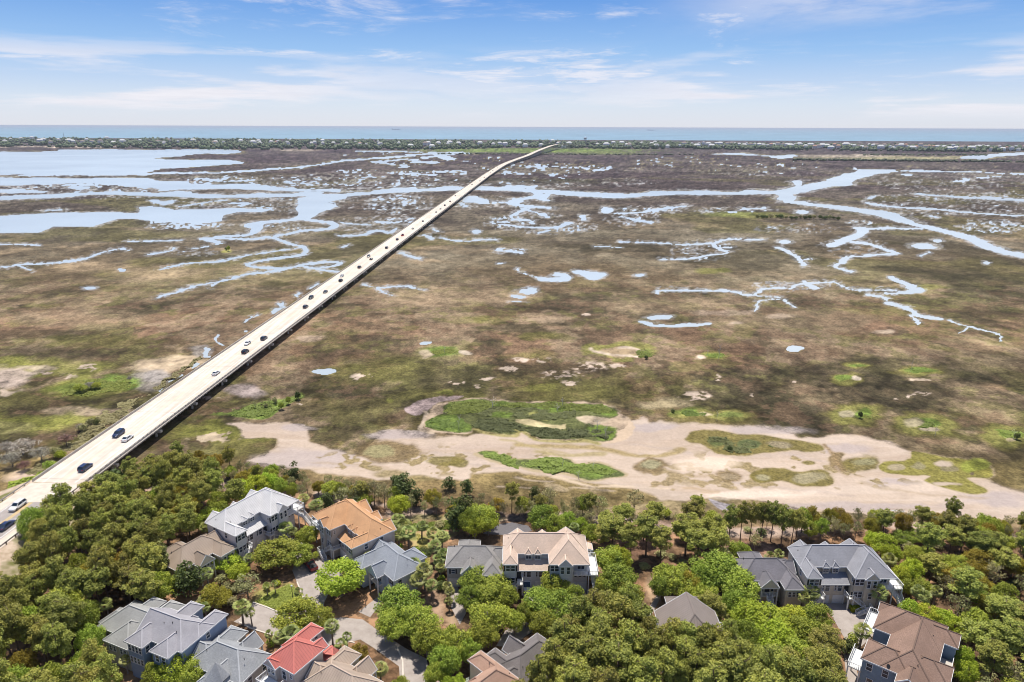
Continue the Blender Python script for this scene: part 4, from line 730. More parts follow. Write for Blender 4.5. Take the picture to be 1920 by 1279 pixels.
for i in range(120):
    px = r.uniform(1620, 1850); x, y = G(px, 291.0+r.uniform(-.8, .8)); rr = r.uniform(2, 4); pts.append((x, y, rr*.6, rr*1.4, rr*1.4, rr*.9))
blob_cloud(pts, 'shore_scrub', M['leaf_far2'], 'dark line of scrub along the far edge of the marsh', 'scrub', seed=5)
# houses on the island
def far_house(wd, dp, hh, roofc, wallc):
    g = bpy.data.objects.new('island_house', None); COL.objects.link(g); mb = MB(); a, b = wd/2, dp/2
    mb.box(-a, a, -b, b, 1.5, hh)
    for q in (-a+.5, a-.5): mb.box(q-.4, q+.4, -b+.3, b-.3, 0, 1.5)
    mb.build('wall', wallc, g); mb = MB(); e = .8; rh = hh+dp*.32
    mb.add([(-a-e, -b-e, hh), (a+e, -b-e, hh), (a+e, b+e, hh), (-a-e, b+e, hh), (-a+b*.7, 0, rh), (a-b*.7, 0, rh)], [(0, 1, 5, 4), (1, 2, 5), (2, 3, 4, 5), (3, 0, 4), (3, 2, 1, 0)]); mb.build('roof', roofc, g); return g
fr = [plain('pale_roof', (.62, .62, .62), .7), plain('brown_roof', (.30, .24, .21), .8), plain('grey_roof', (.38, .38, .40), .8), plain('terracotta_roof', (.45, .27, .2), .8)]; fw = [plain('cream_wall', (.78, .75, .68), .8), M['white'], plain('blush_wall', (.72, .60, .52), .8)]
protos = [far_house(w_, d_, h_, fr[a], fw[b]) for w_, d_, h_, a, b in [(14, 11, 8.5, 0, 0), (20, 13, 9.5, 0, 1), (12, 10, 9, 2, 1), (17, 12, 10, 1, 0), (26, 15, 9, 0, 1), (13, 11, 9, 3, 2)]]
hp = []
for px, py, k in [(40,262,1),(75,265,4),(110,264,0),(130,266,4),(60,260,1),(163,264,1),(190,267,0),(230,267,4),(20,262,0),(95,268,3),(200,258,4),(452,267,1),(475,268.5,4),(517,268,5),(545,264,0),(590,268,1),(605,266,1),(650,271,0),(675,272,5),(712,272,1),(748,270,0),(770,275,4),(810,277,1),(822,271,1),(840,272,0),(860,271,1),(900,271,1),(925,272.5,0),(937,270.5,1),(947,272.5,1),(973,270,4),(985,274.5,1),(1036,266,1),(1046,270,0),(1067,272,1),(1222,271,4),(1228,268,1),(1203,270,0),(1150,270,1),(1120,272,0),(1180,273,2)]: hp.append((px, py, k))
for i in range(96):
    px = 1275+i*7.4+r.uniform(-2, 2); yt = np.interp(px, [p[0] for p in top_px], [p[1] for p in top_px]); hp.append((px, yt+r.choice([2.6, 3.6, 4.8, 6.2, 7.6]), int(r.integers(0, 6))))
for i in range(46):
    px = r.uniform(0, 1270); yt = np.interp(px, [p[0] for p in top_px], [p[1] for p in top_px]); hp.append((px, yt+r.uniform(3.5, 11), int(r.integers(0, 4))))
used = set()
for px, py, k in hp:
    x, y = G(px, py, 7.0); y = min(y, 5250)
    p_ = protos[k]
    if k in used: o = copy_tree(p_)
    else: o = p_; used.add(k)
    y = y; o.location = (x*y/G(px, py, 7.0)[1], y, 3.0); o.rotation_euler = (0, 0, r.uniform(-.5, .5)); q = r.uniform(1.0, 1.4); o.scale = (q, q, q*1.2)
    if px > 1270: tag(o, 'small pale beach house in the dense row on the right half of the island', 'house', 'beach houses in a row on the right half of the far island')
    else: tag(o, 'small pale house among the trees of the far island, left half', 'house', 'pale houses among the trees of the far island')
# water tower, mast, ships
x, y = G(1097, 268, 10); tw = empty('water_tower', (x, y, 3), 0, 'pale water tower on legs rising above the far island', 'water tower'); mb = MB(); mb.ball((0, 0, 36), 11, 11, 6, 14, 8); mb.build('tank', plain('tank_paint', (.55, .66, .74), .5), tw)
for k in range(6): m_ = MB(); a = k*PI/3; m_.tube((9*math.cos(a), 9*math.sin(a), 0), (7*math.cos(a), 7*math.sin(a), 33), .7, .6); m_.build('leg', M['steel'], tw)
m_ = MB(); m_.tube((0, 0, 0), (0, 0, 32), 1.2, 1.2, 8); m_.build('riser_pipe', M['steel'], tw)
x, y = G(122, 268, 5); ms = MB()
for q in range(3): a = q*2*PI/3; ms.tube((x+3*math.cos(a), y+3*math.sin(a), 0), (x, y, 62), .5, .3, 4)
for zz in range(6, 60, 6): ms.box(x-2.6*(1-zz/64), x+2.6*(1-zz/64), y-.2, y+.2, zz, zz+.4)
tag(ms.build('radio_mast', M['steel']), 'thin lattice radio mast standing on the left end of the island', 'mast')
def ship(px, dist, ln, lab):
    x = (px-CXP)/FPX*dist/math.cos(0)*1.0; g = empty('cargo_ship', (x*1.045, dist, 0), 0, lab, 'ship', 'ships on the horizon'); mb = MB(); v, f = loft([(-ln/2, [(9, 0), (12, 12)]), (-ln*.4, [(14, 0), (16, 12)]), (ln*.4, [(14, 0), (16, 12)]), (ln/2, [(1, 2), (2, 15)])]); mb.add(v, f); mb.build('hull', plain('hull_paint', (.34, .42, .50), .7), g)
    mb = MB(); mb.box(-ln*.45, -ln*.34, -12, 12, 12, 38); mb.box(-ln*.42, -ln*.38, -3, 3, 38, 46); mb.build('bridge_tower', plain('ship_white', (.5, .52, .56), .7), g)
    for k in range(4): mb = MB(); x0 = -ln*.28+k*ln*.17; mb.box(x0, x0+ln*.14, -13, 13, 12, 22+3*(k % 2)); mb.build('cargo_stack', _plain['hull_paint'], g)
ship(760, 22000, 260, 'faint grey cargo ship on the horizon, left of the bridge end'); ship(1197, 24000, 220, 'faint low cargo ship on the horizon, right of the water tower')
# ================================================================== HOUSES
CAPS = {}
def caps(rm, col, k):
    CAPS[rm.name] = plain('ridge_'+rm.name, mul(col, k), .85, var=.1); return rm
class House:
    """local frame: x along the front, y towards the back, front faces -y; sgn -1 builds the mirrored plan"""
    def __init__(s, name, loc, rz, label, roofm, wallm, sgn=1, group=None, trim=None, parent=None):
        s.g = empty(name, (loc[0], loc[1], 0), rz, label, 'house', group); s.s = sgn; s.rm = roofm; s.wm = wallm; s.tm = trim or M['trim']; s.W = MB(); s.R = MB(); s.T = MB(); s.Q = MB(); s.k = 0; s.rz = rz; s.loc = loc; s.foot = []; s.cap = CAPS.get(roofm.name)
    def mk(s, mb, name, mat, parent=None, smooth=False):
        if s.s < 0: vs = [(-x, y, z) for x, y, z in mb.v]; fs = [f[::-1] for f in mb.f]
        else: vs, fs = mb.v, mb.f
        return mesh_obj(name, vs, fs, mat, parent or s.g, smooth)
    def wall(s, x0, x1, y0, y1, z0, z1):
        e = .004*s.k; s.k += 1; s.W.box(x0+e, x1-e, y0+e, y1-e, z0-(.3 if z0 == 0 else 0), z1-e); s.foot.append((x0, x1, y0, y1))
    def roof(s, x0, x1, y0, y1, ze, p, ax='x', ends='hh', fascia=True):
        e = .006*s.k; s.k += 1; x0 += e; x1 -= e; y0 += e; y1 -= e; ze -= e*.5; R = s.R
        if ax == 'x': h = (y1-y0)/2; ym = (y0+y1)/2; a = x0+(h if ends[0] == 'h' else 0); b = x1-(h if ends[1] == 'h' else 0)
        else: h = (x1-x0)/2; xm = (x0+x1)/2; a = y0+(h if ends[0] == 'h' else 0); b = y1-(h if ends[1] == 'h' else 0)
        if ax == 'x': A, B = (a, ym, ze+p*h), (b, ym, ze+p*h)
        else: A, B = (xm, a, ze+p*h), (xm, b, ze+p*h)
        c = [(x0, y0, ze), (x1, y0, ze), (x1, y1, ze), (x0, y1, ze)]; d = [(x, y, ze-.16) for x, y, z in c]; v = c+[A, B]+d
        if ax == 'x': f = [(0, 1, 5, 4), (1, 2, 5), (2, 3, 4, 5), (3, 0, 4)]
        else: f = [(0, 1, 4), (1, 2, 5, 4), (2, 3, 5), (3, 0, 4, 5)]
        up = Vector((0, 0, .03)); VA, VB = Vector(A)+up, Vector(B)+up
        if (VB-VA).length > .1: s.Q.bar(VA, VB, .26, .07)
        lo, hi = (((0, 3), (1, 2)) if ax == 'x' else ((0, 1), (2, 3)))
        for en, cs_, top in ((ends[0], lo, VA), (ends[1], hi, VB)):
            if en == 'h':
                for ci in cs_: s.Q.bar(Vector(c[ci])+up*.7, top, .24, .06)
        f += [(9, 8, 7, 6), (0, 6, 7, 1), (1, 7, 8, 2), (2, 8, 9, 3), (3, 9, 6, 0)]; R.add(v, f)
        if fascia:
            t = .07; z0, z1 = ze-.26, ze-.012
            s.T.box(x0-t, x1+t, y0-t, y0-.004, z0, z1); s.T.box(x0-t, x1+t, y1+.004, y1+t, z0, z1); s.T.box(x0-t, x0-.004, y0-.004, y1+.004, z0, z1); s.T.box(x1+.004, x1+t, y0-.004, y1+.004, z0, z1)
        if ends[0] == 'g' or ends[1] == 'g':     # gable walls, set back under the rake, with white rake boards
            for i, en in enumerate(ends):
                if en != 'g': continue
                ins = .3 if i == 0 else -.3
                if ax == 'x':
                    xx = (x0 if i == 0 else x1); s.T.bar((xx, y0, ze-.1), (xx, ym, ze+p*h-.06), .1, .2); s.T.bar((xx, y1, ze-.1), (xx, ym, ze+p*h-.06), .1, .2)
                else:
                    yy = (y0 if i == 0 else y1); s.T.bar((x0, yy, ze-.1), (xm, yy, ze+p*h-.06), .1, .2); s.T.bar((x1, yy, ze-.1), (xm, yy, ze+p*h-.06), .1, .2)
                    q = -.02 if i == 0 else .02; s.W.add([(x0+.25, yy+q, ze-.15), (x1-.25, yy+q, ze-.15), (xm, yy+q, ze+p*h-.25)], [(0, 1, 2) if i == 0 else (2, 1, 0)])
    def shed(s, x0, x1, y0, y1, za, zb):
        """single slope rising from y0 (za) to y1 (zb)"""
        s.R.add([(x0, y0, za), (x1, y0, za), (x1, y1, zb), (x0, y1, zb), (x0, y0, za-.16), (x1, y0, za-.16), (x1, y1, zb-.16), (x0, y1, zb-.16)], [(0, 1, 2, 3), (7, 6, 5, 4), (0, 4, 5, 1), (1, 5, 6, 2), (2, 6, 7, 3), (3, 7, 4, 0)]); s.T.box(x0-.05, x1+.05, y0-.08, y0-.004, za-.28, za-.01)
    def onface(s, face, pos, u0, u1, z0, z1, d0, d1):
        """box on a wall: face f/b (front/back) or l/r; pos is the wall plane; d0..d1 outwards"""
        if face == 'f': return (u0, u1, pos-d1, pos-d0, z0, z1)
        if face == 'b': return (u0, u1, pos+d0, pos+d1, z0, z1)
        if face == 'l': return (pos-d1, pos-d0, u0, u1, z0, z1)
        return (pos+d0, pos+d1, u0, u1, z0, z1)
    def window(s, face, pos, uc, zc, w=.9, h=1.35, shut=False, bars=True, double=False):
        fr = MB(); t = .09; b = lambda u0, u1, z0, z1, d0, d1: fr.box(*s.onface(face, pos, u0, u1, z0, z1, d0, d1))
        b(uc-w/2-t, uc+w/2+t, zc+h/2, zc+h/2+t, .003, .07); b(uc-w/2-t, uc+w/2+t, zc-h/2-t, zc-h/2, .003, .09); b(uc-w/2-t, uc-w/2, zc-h/2, zc+h/2, .003, .07); b(uc+w/2, uc+w/2+t, zc-h/2, zc+h/2, .003, .07)
        if bars: b(uc-w/2, uc+w/2, zc-.035, zc+.035, .012, .05)
        if double: b(uc-.05, uc+.05, zc-h/2, zc-.035, .012, .06); b(uc-.05, uc+.05, zc+.035, zc+h/2, .012, .06)
        wo = s.mk(fr, 'window', s.tm); pn = MB(); pn.box(*s.onface(face, pos, uc-w/2, uc+w/2, zc-h/2, zc+h/2, .003, .011)); s.mk(pn, 'pane', M['glass'], wo)
        if shut:
            for q in (-1, 1): m_ = MB(); a = uc+q*(w/2+t+.02); m_.box(*s.onface(face, pos, min(a, a+q*.38), max(a, a+q*.38), zc-h/2-.04, zc+h/2+.04, .003, .06)); s.mk(m_, 'shutter', M['shutter'])
    def garage(s, face, pos, u0, u1, z1=2.25, z0=.05):
        m_ = MB(); n = 4; hh = (z1-z0)/n
        for i in range(n): m_.box(*s.onface(face, pos, u0, u1, z0+i*hh+.015, z0+(i+1)*hh-.015, .003, .05))
        s.mk(m_, 'garage_door', s.tm)
    def door(s, face, pos, uc, z0, h=2.1, w=.95, mat=None):
        m_ = MB(); m_.box(*s.onface(face, pos, uc-w/2, uc+w/2, z0, z0+h, .003, .05)); d = s.mk(m_, 'door', mat or M['shutter']); m_ = MB(); m_.box(*s.onface(face, pos, uc+w/2-.16, uc+w/2-.08, z0+.95, z0+1.05, .05, .1)); s.mk(m_, 'handle', M['steel'], d)
    def deck(s, x0, x1, y0, y1, z, sides='flr', posts=True, mat=None):
        m_ = MB(); m_.box(x0, x1, y0, y1, z-.22, z); s.mk(m_, 'deck', mat or M['white'])
        E_ = {'f': ((x0, y0), (x1, y0)), 'b': ((x0, y1), (x1, y1)), 'l': ((x0, y0), (x0, y1)), 'r': ((x1, y0), (x1, y1))}
        for q in sides: s.rail((*E_[q][0], z), (*E_[q][1], z))
        if posts:
            for x in (x0+.12, x1-.12):
                for y in (y0+.12, y1-.12): m_ = MB(); m_.box(x-.11, x+.11, y-.11, y+.11, -.3, z-.22); s.mk(m_, 'post', s.tm)
    def rail(s, a, b, h=1.0):
        m_ = MB(); a = Vector(a); b = Vector(b); u = Vector((0, 0, 1)); ln = (b-a).length; m_.bar(a+u*h, b+u*h, .10, .08); m_.bar(a+u*.12, b+u*.12, .05, .05); n = max(1, int(ln/.28))
        for i in range(n+1):
            p = a.lerp(b, i/n); big = i % 6 == 0 or i == n; m_.bar(p, p+u*h, .11 if big else .045)
        s.mk(m_, 'railing', s.tm)
    def stairs(s, a, b, wd=1.1):
        """a top, b foot, both centre of tread"""
        a = Vector(a); b = Vector(b); d = b-a; n = max(2, int(abs(d.z)/.19)); f = Vector((d.x, d.y, 0)); f.normalize(); sd = Vector((-f.y, f.x, 0))*wd/2; m_ = MB()
        for i in range(n):
            p = a.lerp(b, (i+.5)/n); q = f*(Vector((d.x, d.y, 0)).length/n/2+.02); m_.add([p-q-sd, p+q-sd, p+q+sd, p-q+sd, p-q-sd-Vector((0, 0, .06)), p+q-sd-Vector((0, 0, .06)), p+q+sd-Vector((0, 0, .06)), p-q+sd-Vector((0, 0, .06))], [(0, 1, 2, 3), (7, 6, 5, 4), (0, 4, 5, 1), (1, 5, 6, 2), (2, 6, 7, 3), (3, 7, 4, 0)])
        for q in (-1, 1): m_.bar(a+sd*q*1.03-Vector((0, 0, .15)), b+sd*q*1.03-Vector((0, 0, .15)), .07, .26)
        s.mk(m_, 'stairs', s.tm)
        for q in (-1, 1): s.rail(a+sd*q*1.06, b+sd*q*1.06, .95)
    def vent(s, x, y, z): m_ = MB(); m_.tube((x, y, z-.4), (x, y, z+.12), .07, .07, 6); s.mk(m_, 'vent_pipe', M['dark'])
    def done(s):
        s.mk(s.W, 'wall', s.wm); ro = s.mk(s.R, 'roof', s.rm); s.mk(s.Q, 'ridge_cap', s.cap or s.rm, ro); s.mk(s.T, 'trim', s.tm)
        c, n = math.cos(s.rz), math.sin(s.rz)
        for x0, x1, y0, y1 in s.foot:
            xs = [-x0, -x1] if s.s < 0 else [x0, x1]; FOOT.append((s.loc, c, n, min(xs)-.6, max(xs)+.6, y0-.6, y1+.6))
        return s.g
FOOT = []
def in_house(x, y, m=0.0):
    for (lx, ly), c, n, x0, x1, y0, y1 in FOOT:
        dx, dy = x-lx, y-ly; u = c*dx+n*dy; v = -n*dx+c*dy
        if x0-m < u < x1+m and y0-m < v < y1+m: return True
    return False
def shutpair(h, face, pos, xs, zc):
    for i, x in enumerate(xs): h.window(face, pos, x, zc, .82, 1.35)
    e = [xs[0]-.78]+[(xs[i]+xs[i+1])/2 for i in range(len(xs)-1)]+[xs[-1]+.78]
    for i, x in enumerate(e): wd = .30 if i in (0, len(e)-1) else max(.25, (xs[1]-xs[0]-1.04)/2); m_ = MB(); m_.box(*h.onface(face, pos, x-wd/1.0, x+wd/1.0, zc-.72, zc+.72, .003, .045)) if 0 < i < len(e)-1 else m_.box(*h.onface(face, pos, x-.17, x+.17, zc-.72, zc+.72, .003, .045)); h.mk(m_, 'shutter', M['shutter'])
def duplex(loc, rz, label, roofm, wallm, sgn=1, shut=True, name='house', minimal=False):
    h = House(name, loc, rz, label, roofm, wallm, sgn); P = .75
    h.wall(.35, 3.1, .35, 11, 0, 8.15); h.wall(3.1, 10.5, 4.45, 11, 0, 8.25); h.wall(10.5, 15.7, .35, 11, 0, 8.15); h.wall(15.7, 18.95, 2.0, 11, 0, 8.15); h.wall(3.1, 10.5, 2.4, 4.3, 0, 5.2)
    h.wall(1.3, 5.5, 10.9, 12.4, 0, 7.3); h.wall(7.6, 10.8, 10.9, 12.4, 0, 7.3); h.wall(12.2, 17.3, 10.9, 12.4, 0, 7.3)
    h.roof(0, 19.3, 4.0, 11.4, 8.3, .84); h.roof(0, 3.42, 0, 7.3, 8.3, P, 'y', 'hh'); h.roof(10.2, 19.3, 0, 11.4, 8.3, P, 'y', 'hh'); h.roof(.9, 5.9, 8.0, 12.8, 7.5, P, 'y', 'hg'); h.roof(7.2, 11.2, 8, 12.8, 7.5, P, 'y', 'hg'); h.roof(11.7, 17.8, 8, 12.8, 7.5, P, 'y', 'hg')
    h.shed(3.05, 10.45, 1.95, 4.5, 5.32, 6.75)
    for xd in (5.05, 7.15):
        h.wall(xd, xd+1.5, 4.0, 5.0, 6.4, 8.2); h.roof(xd-.18, xd+1.68, 3.8, 6.1, 8.22, 1.15, 'y', 'hh'); h.window('f', 4.0, xd+.42, 7.45, .55, .95); h.window('f', 4.0, xd+1.08, 7.45, .55, .95)
    h.wall(12.5, 15.2, -.25, .5, 0, 8.2); h.roof(12.15, 15.55, -.55, 3.2, 8.28, 1.0, 'y', 'gh'); h.window('f', -.25, 13.2, 6.9, .65, 1.7, double=False); h.window('f', -.25, 14.5, 6.9, .65, 1.7); h.window('f', -.25, 13.85, 3.9, .8, 1.3)
    shutpair(h, 'f', .35, [1.2, 2.3], 7.0); shutpair(h, 'f', .35, [1.2, 2.3], 3.9); shutpair(h, 'f', .35, [11.0, 12.0], 7.0); shutpair(h, 'f', .35, [11.0, 12.0], 3.9)
    h.window('f', 2.0, 17.5, 6.6, 1.5, 1.7, double=True)
    for x in (16.35, 17.35, 18.35): h.window('f', 2.0, x, 4.1, .55, .9)
    h.garage('f', 2.0, 16.0, 18.7); h.garage('f', 2.4, 4.5, 6.6); h.garage('f', 2.4, 7.3, 9.9)
    for x in (5.9, 8.6): h.window('f', 2.4, x, 4.1, .85, 1.6); h.window('f', 2.4, x-.95, 4.1, .35, 1.4)
    h.door('f', 2.4, 3.65, 2.85); h.door('f', 2.4, 10.0, 2.85)
    h.deck(15.75, 19.0, .5, 1.98, 5.25, 'fl', False); h.deck(19.0, 21.2, .5, 7.5, 5.25, 'frb', True); h.stairs((20.2, 7.9, 5.1), (20.2, 12.5, 2.4)); h.stairs((20.6, .3, 2.9), (20.6, -3.6, .1)); h.deck(19.9, 21.2, .4, 3.2, 3.0, 'r', False)
    h.deck(9.6, 10.9, .15, 2.38, 2.85, 'fl'); h.stairs((11.0, .7, 2.75), (13.0, .0, 1.3), .9); h.deck(12.9, 14.1, -1.7, -.3, 1.3, 'rf'); h.stairs((12.9, -1.4, 1.2), (11.0, -1.4, .1), .9)
    h.deck(3.2, 4.5, .15, 2.38, 2.85, 'fr'); h.stairs((3.1, .0, 2.75), (1.2, -.7, 1.3), .9)
    for y in (4.0, 8.2): h.window('l', .35, y, 7.0); h.window('r', 18.95, y, 7.0); h.window('r', 18.95, y+1.5, 4.0)
    h.window('l', 10.5, 1.4, 6.9, .5, .7)
    for x in (2.2, 4.4, 6.6, 8.4, 9.9, 13.2, 14.8, 16.4): yb = 12.4 if 1.3 < x < 5.5 or 7.6 < x < 10.8 or 12.2 < x < 17.3 else 11.0; h.window('b', yb, x, 6.3); h.window('b', yb, x, 3.9)
    h.roof(19.0, 21.0, 8.2, 11.0, 6.4, .35, 'y', 'gg'); h.vent(1.2, 8.5, 9.4); h.vent(17.6, 9.5, 9.9); h.vent(2.2, 4.5, 9.7)
    return h.done()
def wing(loc, rz, label, roofm, wallm, sgn=1, name='house', rear=None, dy=0.0, step=False):
    """one-and-a-half storey neighbour whose right end butts the duplex at x = 0"""
    h = House(name, loc, rz, label, roofm, wallm, sgn); P = .75; d = dy
    h.wall(-12.6, -.25, 3.2+d, 10.4+d, 0, 5.35); h.wall(-4.1, -.5, .2+d, 3.3+d, 0, 5.35); h.wall(-10.2, -5.8, 10.3+d, 13.0+d, 0, 5.35); h.wall(-9.0, -5.6, 2.3+d, 3.3+d, 0, 5.2)
    h.roof(-13.0, -.03, 2.8+d, 10.8+d, 5.5, P); h.roof(-4.5, -.1, -.2+d, 7.0+d, 5.5, P, 'y', 'hh'); h.roof(-10.6, -5.4, 6.0+d, 13.4+d, 5.5, P, 'y', 'hh'); h.roof(-9.3, -5.2, .8+d, 6.0+d, 5.2, 1.05, 'y', 'gh'); h.roof(-4.0, -.04, 5.0+d, 9.6+d, 5.9, P, 'x', 'hg')
    for x in (-9.0, -5.5): m_ = MB(); m_.box(x-.12, x+.12, 1.0+d, 1.25+d, -.3, 5.1); h.mk(m_, 'post', h.tm)
    h.deck(-8.8, -5.7, 1.3+d, 2.3+d, 2.7, 'f', False); step and h.stairs((-7.2, 1.1+d, 2.6), (-7.2, -1.9+d, .1)); h.door('f', 2.3+d, -7.3, 2.72); h.window('f', 2.3+d, -6.2, 3.9, .5, 1.3); h.window('f', 2.3+d, -8.4, 3.9, .5, 1.3)
    for x in (-3.2, -2.3, -1.4): h.window('f', .2+d, x, 4.0, .6, 1.15)
    h.window('f', 3.2+d, -11.2, 4.1, .8, 1.1, True); h.garage('f', 3.2+d, -12.3, -9.9); h.window('f', 3.2+d, -4.9, 4.3, .6, .9, True)
    for y in (4.6, 8.2): h.window('l', -12.6, y+d, 4.0)
    for x in (-11.5, -9.4, -8.0, -6.6, -3.2, -1.8): h.window('b', (13.0 if -10 < x < -6 else 10.4)+d, x, 4.0)
    h.vent(-11.2, 7.6+d, 7.9); h.vent(-3.0, 8.4+d, 7.6)
    if rear == 'turret':   # eight-sided glazed dormer on the back slope
        cx, cy = -8.2, 11.2+d; R_ = 2.3; vs = [(cx+R_*math.cos(PI/8+k*PI/4), cy+R_*math.sin(PI/8+k*PI/4)) for k in range(8)]; h.R.add([(x, y, 6.2) for x, y in vs]+[(cx, cy, 8.9)], [(k, (k+1) % 8, 8) for k in range(8)]+[tuple(range(7, -1, -1))])
        ws = [(cx+(x-cx)*.86, cy+(y-cy)*.86) for x, y in vs]; h.W.add([(x, y, 0) for x, y in ws]+[(x, y, 6.2) for x, y in ws], [(k, (k+1) % 8, 8+(k+1) % 8, 8+k) for k in range(8)])
        for k in (0, 1, 2, 3):
            a, b = ws[k], ws[(k+1) % 8]; m_ = MB(); m_.bar((a[0]*.85+b[0]*.15, a[1]*.85+b[1]*.15, 5.75), (a[0]*.15+b[0]*.85, a[1]*.15+b[1]*.85, 5.75), .12, .5); h.mk(m_, 'window', M['glass'])
    return h.done()
WALL_C = siding('cream_siding', (.62, .55, .44)); WALL_W = siding('white_siding', (.62, .61, .62)); WALL_G = siding('grey_siding', (.62, .62, .64)); WALL_B = siding('blue_siding', (.22, .29, .42)); WALL_T = siding('taupe_siding', (.46, .42, .39)); WALL_LB = siding('pale_blue_siding', (.55, .64, .72)); WALL_S = siding('sage_siding', (.44, .43, .40))
R1_ = math.atan2(16.4, 9.9)
duplex((-64.6, 138.7), R1_, 'white three storey house with pale grey standing seam metal roof and white balcony', caps(seam_metal('white_metal', (.63, .62, .62)), (.63, .62, .62), 1.05), WALL_W)
wing((-64.6, 138.7), R1_, 'low house with tan brown standing seam metal roof joined to the white metal-roofed house', caps(seam_metal('tan_metal', (.38, .30, .235)), (.38, .30, .235), 0.8), WALL_C)
duplex((-36.4, 133.9), math.atan2(-14.9, 13.6), 'three storey house with bright orange shingle roof', caps(shingle('orange_shingle', (.60, .345, .185), .13), (.60, .345, .185), 1.0), WALL_T, sgn=-1)
wing((-36.4, 133.9), math.atan2(-14.9, 13.6), 'pale blue low house with blue grey shingle roof joined to the orange-roofed house', caps(shingle('bluegrey_shingle', (.29, .31, .345), .16), (.29, .31, .345), 1.2), WALL_LB, sgn=-1)
duplex((-1.9, 128.4), 0.0, 'large house with pinkish beige shingle roof and two small dormers at the centre', caps(shingle('beige_shingle', (.60, .465, .375), .12), (.60, .465, .375), 1.12), WALL_G)
wing((-1.9, 128.4), 0.0, 'low grey-shingled house joined to the left side of the pinkish beige roof', caps(shingle('worn_grey_shingle', (.30, .285, .275), .2), (.30, .285, .275), 0.8), WALL_S)
duplex((63.3, 124.0), 0.0, 'cream house with grey shingle roof, two small dormers and twin white stairs at the right', caps(shingle('slate_shingle', (.29, .29, .315), .13), (.29, .29, .315), 1.25), WALL_C)
wing((63.3, 124.0), 0.0, 'low cream house with dark purplish grey shingle roof joined to the twin-dormer house', caps(shingle('purple_shingle', (.205, .195, .215), .2), (.205, .195, .215), 0.75), WALL_C, step=True)
# blue-walled house seen from behind, its grey wing and its low neighbour
RA = math.radians(157); LAV = caps(shingle('lavender_shingle', (.345, .335, .36), .14), (.345, .335, .36), 1.2)
h = House('house', (-55.7, 112.2), RA, 'blue-walled house with lavender grey shingle roof seen from behind, lower left', LAV, WALL_B); P = .75
h.wall(.35, 3.1, .35, 11, 0, 8.15); h.wall(3.1, 11.6, 3.6, 11, 0, 8.2); h.wall(6.6, 9.4, .35, 3.7, 0, 8.1); h.wall(7.9, 11.9, 10.9, 13.1, 0, 8.1); h.wall(1.4, 5.4, 10.9, 13.1, 0, 8.0); h.wall(3.1, 11, 2.4, 3.7, 0, 5.2)
h.roof(0, 12.0, 3.3, 11.35, 8.3, P, 'x', 'hg'); h.roof(0, 3.42, 0, 7.3, 8.3, P, 'y'); h.roof(6.2, 9.8, 0, 7.3, 8.3, P, 'y'); h.roof(7.5, 12.3, 7, 13.45, 8.3, P, 'y', 'hh'); h.roof(1.0, 5.8, 7, 13.45, 8.3, P, 'y', 'hh'); h.shed(3.0, 11.2, 2.0, 3.65, 5.3, 6.6)
h.roof(4.6, 6.2, 2.9, 5.4, 8.2, 1.1, 'y'); h.wall(4.8, 6.0, 3.2, 4.4, 6.3, 8.1)
for z in (6.9, 4.3): 
    for x in (8.6, 9.5, 10.4, 11.3): h.window('b', 13.1, x, z, .6, 1.3)
h.window('l', 7.9, 12.1, 6.9, .8, 1.3); h.window('b', 11.0, 6.8, 6.9, .8, 1.3); h.window('b', 13.1, 2.6, 6.9); h.window('b', 13.1, 4.2, 6.9); h.window('b', 13.1, 2.6, 3.9); h.window('b', 13.1, 4.2, 3.9); h.window('l', .35, 5, 7.0, .8, 1.2); h.vent(7.0, 8.6, 10.4); h.vent(5.2, 8.2, 10.8); h.vent(3.2, 9.2, 10.1)
h.done()
wing((-55.7, 112.2), RA, 'grey speckled shingle roofed house with an eight-sided dormer, joined to the blue-walled house', caps(shingle('speckled_grey_shingle', (.30, .31, .325), .24), (.30, .31, .325), 1.3), WALL_S, rear='turret')
h = House('house', (-55.7, 112.2), RA, 'low grey-roofed house joined to the left side of the blue-walled house', caps(shingle('pale_grey_shingle', (.345, .345, .335), .16), (.345, .345, .335), 1.15), WALL_S)
h.wall(12.4, 23.4, 2.4, 10.2, 0, 5.35); h.wall(13.0, 19.0, 10.1, 12.4, 0, 5.3); h.wall(13.2, 16.6, -.6, 2.5, 0, 5.3); h.wall(20.4, 25.0, 4.6, 9.0, 0, 4.8)
h.roof(11.9, 23.8, 2.0, 10.6, 5.6, P, 'x', 'gh'); h.roof(12.6, 19.4, 5.5, 12.8, 5.6, P, 'y'); h.roof(12.9, 17.0, -1.0, 6, 5.6, P, 'y'); h.roof(20.0, 25.4, 4.3, 9.3, 5.0, P, 'x', 'hh'); h.roof(17.6, 21.4, -.4, 6, 5.5, P, 'y'); h.wall(18, 21, 0, 2.5, 0, 5.3)
for x in (14, 15.1, 16.9, 18): h.window('b', 12.4, x, 4.0, .6, 1.1)
h.window('b', 10.2, 21.5, 3.6); h.vent(15.8, 9.2, 8.2); h.done()
